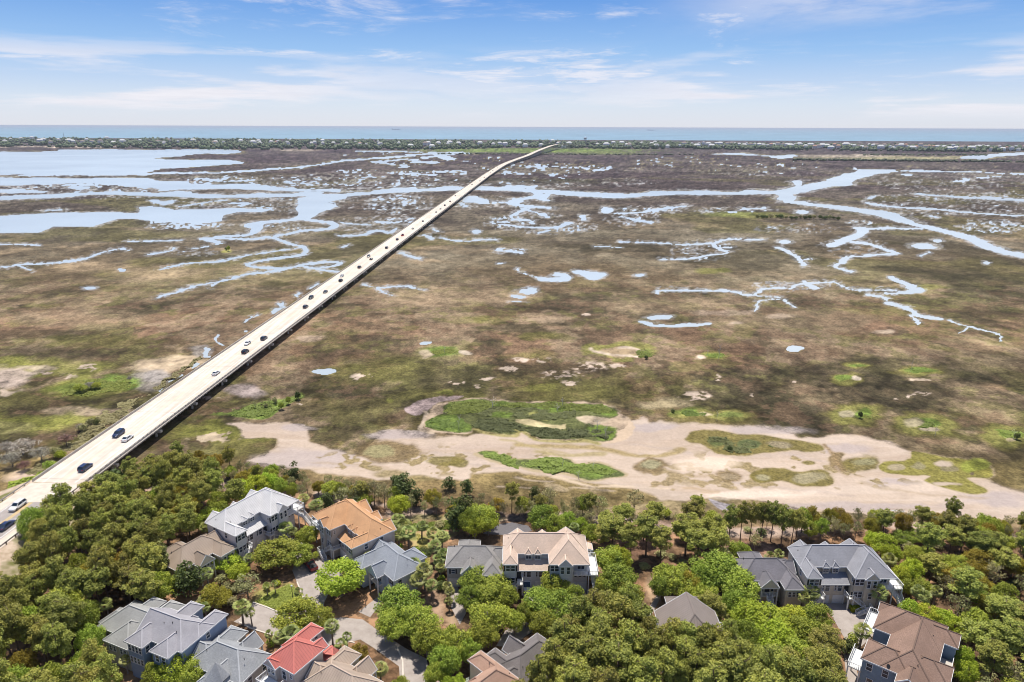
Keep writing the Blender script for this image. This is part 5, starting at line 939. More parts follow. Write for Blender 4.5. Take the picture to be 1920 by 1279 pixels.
# red roof
RR = math.radians(149)
h = House('house', (-34.2, 103.0), RR, 'house with bright red standing seam metal roof and a white back porch', caps(seam_metal('red_metal', (.54, .175, .145)), (.54, .175, .145), 1.1), WALL_T)
h.wall(.35, 6.7, .35, 7.1, 0, 8.2); h.wall(4.4, 7.0, -3.2, .4, 0, 8.1); h.wall(.6, 3.9, -3.0, .4, 0, 4.6); h.wall(4.2, 6.6, 7.0, 7.9, 0, 8.1)
h.roof(0, 7.05, 0, 7.4, 8.3, .80, 'y', 'hh'); h.roof(3.95, 7.4, -3.6, 3.8, 8.3, .75, 'y', 'hh'); h.roof(-2.2, 4.3, -3.5, .6, 4.9, .45, 'y', 'hh'); h.roof(0, 3.0, -.9, 3.2, 8.25, .8, 'y', 'gh'); h.roof(3.7, 6.9, 6.4, 8.4, 8.25, 1.0, 'y', 'hg')
h.window('b', 7.1, 1.2, 6.9, .5, .8); h.window('b', 7.9, 5.0, 7.0, .8, 1.5); h.window('b', 7.9, 6.0, 7.0, .5, 1.5); h.window('b', 7.1, 3.0, 6.4, .9, 1.7); h.window('l', 4.4, -1.8, 7.0, .8, 1.1); h.window('b', 7.1, 1.2, 3.8, .7, 1.2)
h.deck(2.4, 6.9, 7.95, 10.2, 5.2, 'blr'); h.vent(2.2, 5.4, 9.8); h.done()
wing((-34.2, 103.0), RR, 'house with beige standing seam metal roof joined to the red-roofed house', caps(seam_metal('beige_metal', (.43, .34, .27)), (.43, .34, .27), 1.1), WALL_C, dy=-4.4)
RP = math.radians(225.8)
duplex((-5.5, 102.7), RP, 'house with rosy brown shingle roof, left of the dark grey roof', caps(shingle('rosy_shingle', (.42, .27, .20), .15), (.42, .27, .20), 0.8), WALL_C)
wing((-5.5, 102.7), RP, 'house with dark weathered grey shingle roof and a flat-topped dormer at the bottom edge', caps(shingle('dark_grey_shingle', (.195, .175, .17), .2), (.195, .175, .17), 0.75), WALL_T, dy=-.6, rear='turret')
# brown roof lower right
h = House('house', (75.4, 116.4), math.atan2(-.788, -.615), 'large house with brown shingle roof, white balconies and blue walls at the lower right', caps(shingle('brown_shingle', (.27, .18, .14), .2), (.27, .18, .14), 0.6), siding('steel_blue_siding', (.22, .29, .37))); P = .68
h.wall(.35, 9.0, .35, 11.1, 0, 8.2); h.wall(9.0, 13.2, 3.5, 11.1, 0, 8.2); h.wall(13.2, 19.0, .35, 11.1, 0, 8.2); h.wall(1.5, 5.4, 11, 13.4, 0, 8.1); h.wall(12.0, 17.5, 11, 13.4, 0, 8.1); h.wall(6, 9, 11, 13.0, 0, 5.0); h.wall(18.9, 21.4, 6.2, 9.6, 0, 8.1)
h.roof(0, 19.4, 3.1, 11.5, 8.3, P); h.roof(0, 9.35, 0, 11.4, 8.3, P, 'y', 'hh'); h.roof(13.0, 19.4, 0, 8, 8.3, P, 'y', 'hh'); h.roof(1.1, 5.8, 6, 13.75, 8.3, P, 'y', 'hh'); h.roof(11.6, 17.9, 6, 13.75, 8.3, P, 'y', 'hh'); h.roof(16, 21.8, 5.9, 9.9, 8.28, .8, 'x', 'hg'); h.roof(.0, 3.5, -.35, 4, 8.27, .7, 'y', 'gh')
h.deck(.2, 6.4, -1.9, .3, 5.25, 'fl'); h.deck(13.4, 19.0, -1.9, .3, 5.25, 'fr'); h.deck(6.0, 9.2, 11.15, 13.4, 5.3, 'br', False, M['concrete']); h.deck(9.3, 11.9, 11.15, 13.5, 5.3, 'bl')
for x in (1.6, 3.6, 5.6, 7.6, 14.4, 16.2, 17.8): h.window('f', .35, x, 6.8)
h.window('f', 3.5, 11.2, 7.1, .8, .8)
for y in (1.6, 4.2, 10.4): h.window('r', 19.0, y, 6.8, .9, 1.4)
for y in (2, 5): h.window('r', 19.0, y, 3.7, .9, 1.4)
h.window('r', 21.4, 7.3, 7.0, .8, 1.5); h.window('r', 21.4, 8.5, 7.0, .8, 1.5)
for x in (2.5, 4.4, 13.4, 16): h.window('b', 13.4, x, 6.9)
for p_ in ((6.6, 9.6, 9.6), (10.2, 9.0, 9.8), (13.4, 9.6, 9.4), (3.6, 9.8, 9.6), (17.2, 8.6, 10.0)): h.vent(*p_)
m_ = MB(); m_.tube((19.3, 4.6, 8.2), (19.5, 4.6, 9.0), .04, .04, 5); m_.tube((19.5, 4.6, 9.0), (19.62, 4.5, 9.06), .1, .42, 12); h.mk(m_, 'satellite_dish', M['dark']); h.mk(MB(), 'x', M['dark']) if False else None
h.done()
h = House('house', (28.4, 101.0), 0.0, 'house with dark taupe standing seam metal roof half hidden behind pines, right of centre', caps(seam_metal('taupe_metal', (.27, .225, .20)), (.27, .225, .20), 0.8), WALL_G)
h.wall(.6, 11.6, .6, 12.2, 0, 8.2); h.wall(3.4, 9.4, 12, 16.4, 0, 8.2); h.wall(.2, 5.0, -4.0, .7, 0, 6.0)
h.roof(.1, 12.1, .1, 12.5, 8.3, .75, 'y', 'hg'); h.roof(3.0, 9.8, 10.5, 16.8, 8.35, .75, 'y', 'hh'); h.roof(-.1, 5.3, -4.4, .9, 6.1, .7, 'x', 'hh')
for x in (1.2, 2.4, 3.8): h.window('f', -4.0, x, 4.6, .7, 1.4); h.window('f', -4.0, x, 1.8, .7, 1.4)
for x in (7, 9, 10.6): h.window('f', .6, x, 6.6); h.window('f', .6, x, 3.6)
h.deck(12.2, 13.4, 3.0, 11.6, 5.3, 'rfb'); h.deck(-1.5, .5, 8.8, 12.2, 5.3, 'lb'); h.vent(8.5, 5.5, 10.6); h.done()
# ================================================================== STREETS, DRIVES, LAWNS
t = NT('drive_concrete'); v = t.n('ShaderNodeNewGeometry').outputs['Position']; n = t.noise(.5, 5, .65, v); n2 = t.noise(3.5, 3, .6, v); c = t.mix(t.rng(n, .3, .7), (.33, .285, .26), (.44, .39, .36)); c = t.mix(t.rng(n2, .5, .8, 0, .3), c, (.25, .21, .19)); t.princ(c, .9, .2); M['drive'] = t.m
M['kerb'] = plain('kerb_concrete', (.62, .56, .50), .85, var=.1)
def flat(name, pts, z, mat, label=None):
    V = [(*G(px, py), z) for px, py in pts]
    ar = sum(V[i][0]*V[(i+1) % len(V)][1]-V[(i+1) % len(V)][0]*V[i][1] for i in range(len(V)))
    if ar < 0: V = V[::-1]
    o = mesh_obj(name, V, [tuple(range(len(V)))], mat); o['kind'] = 'structure'; DRV.append([(a, b) for a, b, _ in V]); return o
DRV = []
flat('road', [(438,1166),(449,1160),(474,1131),(500,1140),(530,1153),(566,1166),(600,1164),(640,1158),(680,1162),(700,1176),(690,1196),(650,1206),(610,1212),(560,1205),(515,1192),(470,1178)], .075, M['drive'])
flat('driveway', [(543,1010),(556,1006),(575,1032),(606,1046),(640,1058),(640,1090),(618,1110),(608,1130),(606,1168),(575,1170),(570,1125),(557,1093),(548,1070),(556,1048)], .085, M['drive'])
flat('driveway', [(672,1148),(712,1117),(722,1122),(694,1158)], .09, M['drive'])
flat('road', [(690,1170),(720,1190),(760,1216),(800,1236),(812,1300),(752,1300),(748,1250),(700,1215),(676,1200)], .08, M['drive'])
flat('driveway', [(838,1100),(858,1100),(874,1150),(862,1172),(846,1140)], .085, M['drive'])
flat('road', [(930,1212),(948,1182),(975,1168),(1010,1150),(1050,1148),(1060,1160),(1022,1172),(990,1190),(960,1214)], .08, M['drive'])
flat('driveway', [(1077,1106),(1104,1106),(1110,1124),(1082,1126)], .085, M['asphalt']); flat('driveway', [(975,1100),(1004,1100),(1010,1126),(985,1130)], .085, M['asphalt'])
flat('driveway', [(1545,1128),(1604,1128),(1640,1148),(1652,1165),(1640,1190),(1598,1228),(1585,1200),(1572,1178)], .085, M['drive'])
flat('path', [(1235,1112),(1243,1112),(1226,1146),(1216,1160),(1210,1150)], .07, M['drive'])
flat('road', [(905,1002),(925,984),(960,980),(990,986),(998,996),(960,1004)], .07, plain('dark_asphalt', (.15, .14, .15), .9))
flat('path', [(1580,1215),(1598,1228),(1615,1290),(1590,1290)], .078, M['drive'])
def kerb(pts, z=.16):
    mb = MB()
    for a, b in zip(pts, pts[1:]): mb.bar((*G(*a), z-.07), (*G(*b), z-.07), .28, .2)
    mb.build('kerb', M['kerb'])['kind'] = 'structure'
kerb([(474,1130),(500,1139),(530,1152)]); kerb([(448,1167),(470,1179),(515,1193),(560,1206),(610,1213)]); kerb([(557,1092),(570,1125),(575,1140)]); kerb([(745,1215),(755,1240),(756,1279)]); kerb([(640,1200),(665,1206)])
def lawn(pts, z, colr=(.27, .29, .09), n=2600, seed=1, h=.16, label='short yellow green lawn beside the driveway'):
    """turf as a dense field of small upright blades"""
    r = np.random.default_rng(seed); P = np.array([G(*p) for p in pts]); x0, y0 = P.min(0); x1, y1 = P.max(0); q = np.stack([r.uniform(x0, x1, n*2), r.uniform(y0, y1, n*2)], 1); k = inside(q[:, 0], q[:, 1], [tuple(p) for p in P]); q = q[k][:n]; m = len(q)
    a = r.uniform(0, PI, m); w_ = r.uniform(.08, .22, m); hh = r.uniform(.5, 1.3, m)*h; dx, dy = np.cos(a)*w_, np.sin(a)*w_; lx, ly = r.uniform(-.1, .1, m), r.uniform(-.1, .1, m)
    lx = lx*3; ly = ly*3; V = np.stack([np.stack([q[:, 0]-dx, q[:, 1]-dy, np.full(m, z)], 1), np.stack([q[:, 0]+dx, q[:, 1]+dy, np.full(m, z)], 1), np.stack([q[:, 0]+dx*.7+lx, q[:, 1]+dy*.7+ly, z+hh], 1), np.stack([q[:, 0]-dx*.7+lx, q[:, 1]-dy*.7+ly, z+hh], 1)], 1).reshape(-1, 3)
    nm = 'lawn_blades_%d' % int(colr[0]*1000)
    if nm not in _plain: _plain[nm] = leafmat(nm, [mul(colr, 1.3), mul(colr, 1.6), mul(colr, 2.0)], .4)
    me = np_mesh('grass', V, np.arange(4*m).reshape(-1, 4), _plain[nm]); o = bpy.data.objects.new('grass', me); COL.objects.link(o); return tag(o, label, 'grass', kind='stuff')
lawn([(482,1128),(515,1108),(545,1096),(558,1108),(572,1132),(560,1150),(530,1148)], .03, (.26, .28, .075), 9000, 1, label='yellow green lawn between the drive and the parking bay')
lawn([(782,1000),(800,1010),(806,1060),(800,1080),(786,1050)], .03, (.36, .33, .13), 3500, 2, label='dry pale lawn strip beside the blue grey roof')
lawn([(760,985),(860,975),(930,980),(880,992),(780,996)], .03, (.20, .23, .06), 5000, 3, .3, label='green marsh grass strip behind the orange-roofed house')
# scrub growing on the marsh islets: leafy tufts, denser and taller inside
def tufts(pts, n, h, mat, label, seed, size=.5, z=.05, cat='scrub'):
    r = np.random.default_rng(seed); P = np.array([G(*p) for p in pts]); x0, y0 = P.min(0); x1, y1 = P.max(0); q = np.stack([r.uniform(x0, x1, n*3), r.uniform(y0, y1, n*3)], 1); k = inside(q[:, 0]+(fbm(q[:, 0], q[:, 1], 6.0, 811, 3)-.5)*9, q[:, 1]+(fbm(q[:, 0], q[:, 1], 6.0, 813, 3)-.5)*9, [tuple(p) for p in P]); q = q[k]
    d = fbm(q[:, 0], q[:, 1], 7.0, seed+70, 3); q = q[(d+r.random(len(d))*.12-.06 > .43)]; q = q[:n]; m = len(q); d = fbm(q[:, 0], q[:, 1], 7.0, seed+70, 3)
    e2 = fbm(q[:, 0], q[:, 1], 2.2, seed+90, 2); zc = z+r.random(m)**.7*h*.55*np.clip((d-.34)*2.2, .12, 1)*np.clip((e2-.25)*2.4, .1, 1.2); a = r.uniform(0, 2*PI, m); u = np.stack([np.cos(a), np.sin(a), r.uniform(-.45, .45, m)], 1); v2 = np.stack([-np.sin(a), np.cos(a), r.uniform(-.45, .45, m)], 1)
    s_ = (r.uniform(.4, 1.1, m)*size*.62)[:, None]; c = np.stack([q[:, 0], q[:, 1], zc], 1); V = np.stack([c-u*s_-v2*s_, c+u*s_-v2*s_, c+u*s_+v2*s_, c-u*s_+v2*s_], 1).reshape(-1, 3)
    me = np_mesh('marsh_scrub', V, np.arange(4*m).reshape(-1, 4), mat); o = bpy.data.objects.new('marsh_scrub', me); COL.objects.link(o); return tag(o, label, cat, kind='stuff')
M['islet'] = leafmat('islet_grass', [(.17, .215, .055), (.26, .325, .07), (.39, .45, .10)], .4); M['islet_dark'] = leafmat('islet_scrub', [(.12, .13, .055), (.18, .19, .075), (.26, .27, .11)], .4)
tufts(P5([(570,640),(620,590),(730,575),(900,580),(1200,590),(1480,597),(1540,640),(1480,655),(1350,625),(1150,640),(1080,612),(900,612),(800,625),(640,655)]), 9000, .9, M['islet'], 'bright green scrub along the far side of the large marsh islet', 21, .4)
tufts(P5([(480,705),(560,668),(640,665),(690,700),(720,730),(690,752),(600,755),(500,730)]), 4000, 1.1, M['islet'], 'rounded green scrub at the left end of the large marsh islet', 22, .4)
tufts(P5([(700,690),(900,680),(980,700),(1060,725),(1260,735),(1400,705),(1530,735),(1470,792),(1330,783),(1150,783),(1050,748),(930,768),(790,742)]), 14000, 1.2, M['islet_dark'], 'darker olive scrub along the near side of the large marsh islet', 23, .42)
tufts(P5([(820,620),(960,615),(1080,620),(1200,640),(1330,625),(1340,660),(1240,690),(1080,670),(960,660),(840,660),(760,640)]), 7000, .8, M['islet_dark'], 'grey olive scrub in the middle of the large marsh islet', 24, .4)
tufts(P5([(740,870),(850,865),(900,900),(1050,912),(1240,895),(1290,930),(1340,935),(1430,918),(1530,960),(1560,990),(1380,1012),(1260,975),(1050,960),(880,930)]), 14000, 1.2, M['islet'], 'green scrub on the long narrow islet in the sand flat', 25, .4)
for i, (q, lab) in enumerate([([(150,790),(260,785),(300,810),(420,820),(430,850),(270,870),(160,840)], 'dark scrub on the left of the olive islets at the right'), ([(460,805),(600,805),(640,840),(560,850),(470,830)], 'brown scrub in the middle of the olive islets at the right')]): tufts(P6(q), 2600, 1.2, M['islet_dark'], lab, 30+i, .4)
for i, (x, y, rx, ry, lab) in enumerate([(1343,668,17,4.5,'bare tree'),(1608,687,14,3.5,'small sand scar'),(1586,706,16,4.5,'paired sand scar'),(1723,697,26,4,'lone stub'),(1617,778,20,8,'dark little tree'),(1737,795,26,8,'fallen snag'),(1893,813,22,8,'right edge'),(1295,775,30,6,'sand flat corner'),(1207,664,13,9,'curved sand arc'),(833,661,26,7,'small round pool')]):
    tufts([(x+rx*math.cos(a*PI/5), y+ry*math.sin(a*PI/5)) for a in range(10)], 1500, .6, M['islet'], 'bright green grass on the marsh islet by the '+lab, 50+i, .35)
tufts(P4([(1180,652),(1300,640),(1420,600),(1520,575),(1640,560),(1690,545),(1705,562),(1650,590),(1570,640),(1500,672),(1300,655)]), 5000, 1.0, M['islet'], 'green scrub strip right of the bridge, running to the lone cedar', 70, .4)
tufts([(105,742),(130,715),(190,708),(250,710),(258,722),(200,738),(150,748)], 4500, .7, M['islet'], 'bright green grass islet left of the bridge', 71, .35)
tufts([(120,835),(150,800),(200,770),(240,750),(262,745),(240,775),(190,815),(150,845)], 6000, 1.1, M['leaf_scrub'], 'olive brown scrub along the left foot of the bridge', 72, .4)
tufts([(60,885),(120,835),(200,785),(290,728),(370,672),(385,668),(310,725),(250,765),(170,820),(110,862),(75,890)], 9000, 1.5, M['leaf_scrub'], 'low brown brush lining the left side of the near bridge deck', 74, .4)
tufts([(0,945),(20,905),(60,890),(110,870),(120,890),(70,920),(30,950),(0,965)], 5000, 1.8, M['leaf_oak'], 'green bushes between the guardrail and the grey twiggy trees', 73, .4)
# ================================================================== TREES
def leaves(clumps, n, size, r, up=.35, flat=1.0, shell=.55):
    """leaf sprays on lumpy clumps: (x, y, z, radius) each"""
    V = []
    for cx, cy, cz, cr_ in clumps:
        m = max(8, int(n*cr_*cr_)); d = r.normal(size=(m, 3)); d[:, 2] = np.abs(d[:, 2])*1.0-.45*r.random(m); d /= np.linalg.norm(d, axis=1)[:, None]
        rad = cr_*(shell+(1.3-shell)*r.random(m)**.6)*(1+.18*np.sin(d[:, 0]*7+cx)*np.sin(d[:, 1]*6+cy)); c = np.array([cx, cy, cz])+d*rad[:, None]*np.array([1, 1, flat])
        nn = d+r.normal(size=(m, 3))*.75+np.array([0, 0, up]); nn /= np.linalg.norm(nn, axis=1)[:, None]
        u = np.cross(nn, r.normal(size=(m, 3))); u /= np.linalg.norm(u, axis=1)[:, None]; v2 = np.cross(nn, u); s_ = (size*r.uniform(.55, 1.25, m))[:, None]
        V.append(np.stack([c-u*s_-v2*s_*.7, c+u*s_*.8-v2*s_*.8, c+u*s_+v2*s_*.8, c-u*s_*.7+v2*s_], 1).reshape(-1, 3))
    V = np.concatenate(V); return V
def ell_clumps(k, rx, z0, z1, cr0, cr1, r, bias=.55, lean=(0, 0)):
    out = []
    for i in range(k):
        d = r.normal(size=3); d /= np.linalg.norm(d); q = (bias+(1-bias)*r.random())
        z = (z0+z1)/2+d[2]*(z1-z0)/2*q; out.append((d[0]*rx*q+lean[0]*z, d[1]*rx*q+lean[1]*z, z, r.uniform(cr0, cr1)))
    return out
def limbs(mb, r, h, r0, n, spread, zf=.35, lean=(0, 0), sub=2, up=.35):
    pts = [(lean[0]*h*t, lean[1]*h*t, h*t) for t in (0, .35, .7, 1.0)]
    for i in range(3): mb.tube(pts[i], pts[i+1], r0*(1-i*.27), r0*(1-(i+1)*.27), 7)
    for i in range(n):
        t = zf+(1-zf)*(i+.5)/n; a = r.uniform(0, 2*PI); b = Vector((lean[0]*h*t, lean[1]*h*t, h*t)); ln = spread*r.uniform(.6, 1.05)*(1-.35*t); e = b+Vector((math.cos(a)*ln, math.sin(a)*ln, ln*up*r.uniform(.5, 1.6))); mb.tube(b, e, r0*.34*(1.2-t*.5), r0*.12, 5)
        for j in range(sub):
            q = b.lerp(e, r.uniform(.4, .8)); a2 = a+r.uniform(-1, 1); mb.tube(q, q+Vector((math.cos(a2)*ln*.5, math.sin(a2)*ln*.5, ln*.35)), r0*.13, r0*.05, 4)
SP = {}
def add_sp(key, mat, tmat, mb, V, dia, hgt):
    tm_ = bpy.data.meshes.new(key+'_trunk'); tm_.from_pydata([tuple(v) for v in mb.v], [], mb.f); tm_.materials.append(tmat)
    cm_ = np_mesh(key+'_crown', V, np.arange(len(V)).reshape(-1, 4), mat) if V is not None else None
    SP.setdefault(key, []).append((tm_, cm_, dia, hgt))
for i in range(4):
    r = np.random.default_rng(100+i); ln = (r.uniform(-.04, .04), r.uniform(-.04, .04)); mb = MB(); limbs(mb, r, 13, .24, 9, 3.0, .5, ln, 1); cl = ell_clumps(58, 3.0, 5.8, 13.5, .38, .92, r, .35, ln); add_sp('pine', M['leaf_pine'], M['bark'], mb, leaves(cl, 250, .135, r, .7, .8), 7.4, 14)
for i in range(4):
    r = np.random.default_rng(130+i); mb = MB(); limbs(mb, r, 5.5, .30, 9, 3.4, .35, (0, 0), 2, .5); cl = ell_clumps(70, 3.7, 2.4, 7.2, .55, 1.15, r, .66); cl = [c for c in cl if c[2] > 2.0]; Vc = leaves(cl, 150, .135, r, .5, .9)
    for key, mt in (('oak', M['leaf_oak']), ('bright', M['leaf_bright']), ('rust', M['leaf_rust'])): add_sp(key, mt, M['barkgrey'], mb, Vc, 9.2, 8.2)
for i in range(2):
    r = np.random.default_rng(160+i); mb = MB(); limbs(mb, r, 6.2, .18, 6, 1.2, .2); cl = [(r.normal()*.6, r.normal()*.6, 1.5+t*4.8, 1.0*(1.1-.5*abs(t-.4))*r.uniform(.7, 1.1)) for t in np.linspace(0, 1, 15)]; add_sp('cedar', M['leaf_dark'], M['bark'], mb, leaves(cl, 110, .17, r, .3), 3.4, 7.2)
for i in range(4):
    r = np.random.default_rng(170+i); mb = MB(); limbs(mb, r, 5.4, .13, 11, 2.2, .25, (r.uniform(-.1, .1), r.uniform(-.1, .1)), 3, .75); cl = ell_clumps(20, 1.9, 2.4, 6.4, .45, .85, r, .5); add_sp('scrub', M['leaf_scrub'], M['barkgrey'], mb, leaves(cl, 70, .13, r, .2, 1, .3), 4.9, 6.8)
for i in range(2):
    r = np.random.default_rng(180+i); mb = MB(); limbs(mb, r, 4.2, .10, 16, 2.1, .12, (.03, 0), 5, .9); cl = ell_clumps(18, 1.7, 1.6, 4.6, .5, .9, r, .4); Vc = leaves(cl, 130, .10, r, .2, 1, .2); add_sp('grey', M['leaf_grey'], M['barkgrey'], mb, Vc, 4.4, 5.2); add_sp('red', M['leaf_red'], M['barkgrey'], mb, Vc, 4.4, 5.2)
for i in range(2):
    r = np.random.default_rng(190+i); mb = MB(); limbs(mb, r, 4.4, .14, 10, 2.0, .3, (.08, .05), 4, .8); add_sp('snag', None, M['deadwood'], mb, None, 3.6, 5.0)
for i in range(3):
    r = np.random.default_rng(200+i); cl = ell_clumps(9, .55, .5, 1.3, .45, .75, r, .5); Vc = leaves(cl, 190, .10, r, .4); mb = MB()
    for k in range(5): a = k*1.26; mb.tube((0, 0, 0), (math.cos(a)*.4, math.sin(a)*.4, .9), .05, .03, 4)
    for key, mt in (('shrub', M['leaf_oak']), ('shrub_bright', M['leaf_bright']), ('shrub_olive', M['leaf_scrub']), ('shrub_dark', M['leaf_dark'])): add_sp(key, mt, M['barkgrey'], mb, Vc, 2.2, 2.0)
for i in range(3):
    r = np.random.default_rng(210+i); mb = MB(); th = 4.6; bend = (r.uniform(-.3, .3), r.uniform(-.3, .3)); mb.tube((0, 0, 0), (bend[0]*.6, bend[1]*.6, th*.55), .2, .17, 8); mb.tube((bend[0]*.6, bend[1]*.6, th*.55), (bend[0], bend[1], th), .17, .2, 8); V = []
    for k in range(44):
        a = r.uniform(0, 2*PI); el = r.uniform(-.75, 1.35); d = np.array([math.cos(a)*math.cos(el), math.sin(a)*math.cos(el), math.sin(el)]); base = np.array([bend[0], bend[1], th+.1]); stem = base+d*.85; sd_ = np.cross(d, [0, 0, 1]); sd_ /= np.linalg.norm(sd_)+1e-6; upv = np.cross(sd_, d)
        V += [base-sd_*.02, base+sd_*.02, stem+sd_*.02, stem-sd_*.02]
        for j in range(9):    # a fan of blades
            b = (j-4)/4*1.15; dd = d*math.cos(b)+sd_*math.sin(b); tip = stem+dd*.85-np.array([0, 0, .22+.12*abs(b)])+upv*.05; w2 = np.cross(dd, upv)*.055; mid = stem+dd*.45; V += [stem, mid-w2*1.3, tip, mid+w2*1.3]
    add_sp('palm', M['leaf_palm'], M['barkgrey'], mb, np.array(V), 3.4, 6.0)
r = np.random.default_rng(230); mb = MB(); limbs(mb, r, 6, .22, 8, 2, .2); cl = [(r.normal()*.9*(1-t*.5), r.normal()*.9*(1-t*.5), 1.4+t*6.4, 1.5*(1-.5*t)) for t in np.linspace(0, 1, 16)]; add_sp('magnolia', leafmat('magnolia_leaves', [(.06, .085, .02), (.16, .19, .05), (.50, .50, .20)], .1, .3), M['bark'], mb, leaves(cl, 75, .24, r, .3), 5.6, 8.6)
NAME = {'pine': ('pine_tree', 'pine'), 'oak': ('oak_tree', 'tree'), 'bright': ('leafy_tree', 'tree'), 'rust': ('leafy_tree', 'tree'), 'cedar': ('cedar_tree', 'tree'), 'scrub': ('scrubby_tree', 'small tree'), 'grey': ('twiggy_tree', 'bare tree'), 'red': ('twiggy_tree', 'bare tree'), 'snag': ('dead_tree', 'dead tree'), 'shrub': ('shrub', 'shrub'), 'shrub_bright': ('shrub', 'shrub'), 'shrub_olive': ('shrub', 'shrub'), 'shrub_dark': ('shrub', 'shrub'), 'palm': ('palm_tree', 'palm'), 'magnolia': ('magnolia_tree', 'tree')}
DESC = {'pine': 'olive green pine', 'oak': 'broad green oak', 'bright': 'bright yellow green tree', 'rust': 'rusty olive tree', 'cedar': 'dark narrow cedar', 'scrub': 'thin scrubby olive tree', 'grey': 'grey twiggy tree', 'red': 'reddish brown twiggy bush', 'snag': 'bleached dead tree', 'shrub': 'round green shrub', 'shrub_bright': 'bright lime shrub', 'shrub_olive': 'olive brown shrub', 'shrub_dark': 'dark green shrub', 'palm': 'pale green fan palm', 'magnolia': 'glossy dark magnolia'}
TREES = []; rt = np.random.default_rng(77)
def tree(sp, x, y, dia, hgt=None, z=0.0):
    v = SP[sp]; tm_, cm_, d0, h0 = v[int(rt.integers(0, len(v)))]; nm, cat = NAME[sp]; k = dia/d0; kz = (hgt/h0) if hgt else k
    g = empty(nm, (x, y, z), float(rt.uniform(0, 2*PI))); g.scale = (k, k, kz); g['category'] = cat
    o = bpy.data.objects.new('trunk', tm_); COL.objects.link(o); o.parent = g
    if cm_: o = bpy.data.objects.new('fronds' if sp == 'palm' else 'crown', cm_); COL.objects.link(o); o.parent = g
    q = proj(x, y, (hgt or h0*k)*.65); TREES.append((g, sp, float(q[0]), float(q[1]), x, y, dia)); return g
def ppm(px, py): return FPX/ray_depth(px, py)
def tree_px(sp, px, py, wpx, hgt=None):
    """crown centre and crown width surveyed on the photograph; hgt in metres"""
    d0, h0 = SP[sp][0][2:4]; y0 = G(px, py, 4)[1]; sc_ = FPX/(math.hypot(y0, 0)*math.cos(PITCH)+(CAM_H-4)*math.sin(PITCH)); dia = wpx/sc_; h = hgt or h0*dia/d0; zc = h*(.72 if sp in ('pine', 'palm') else .58); x, y = G(px, py, zc)
    return tree(sp, x, y, dia, h)
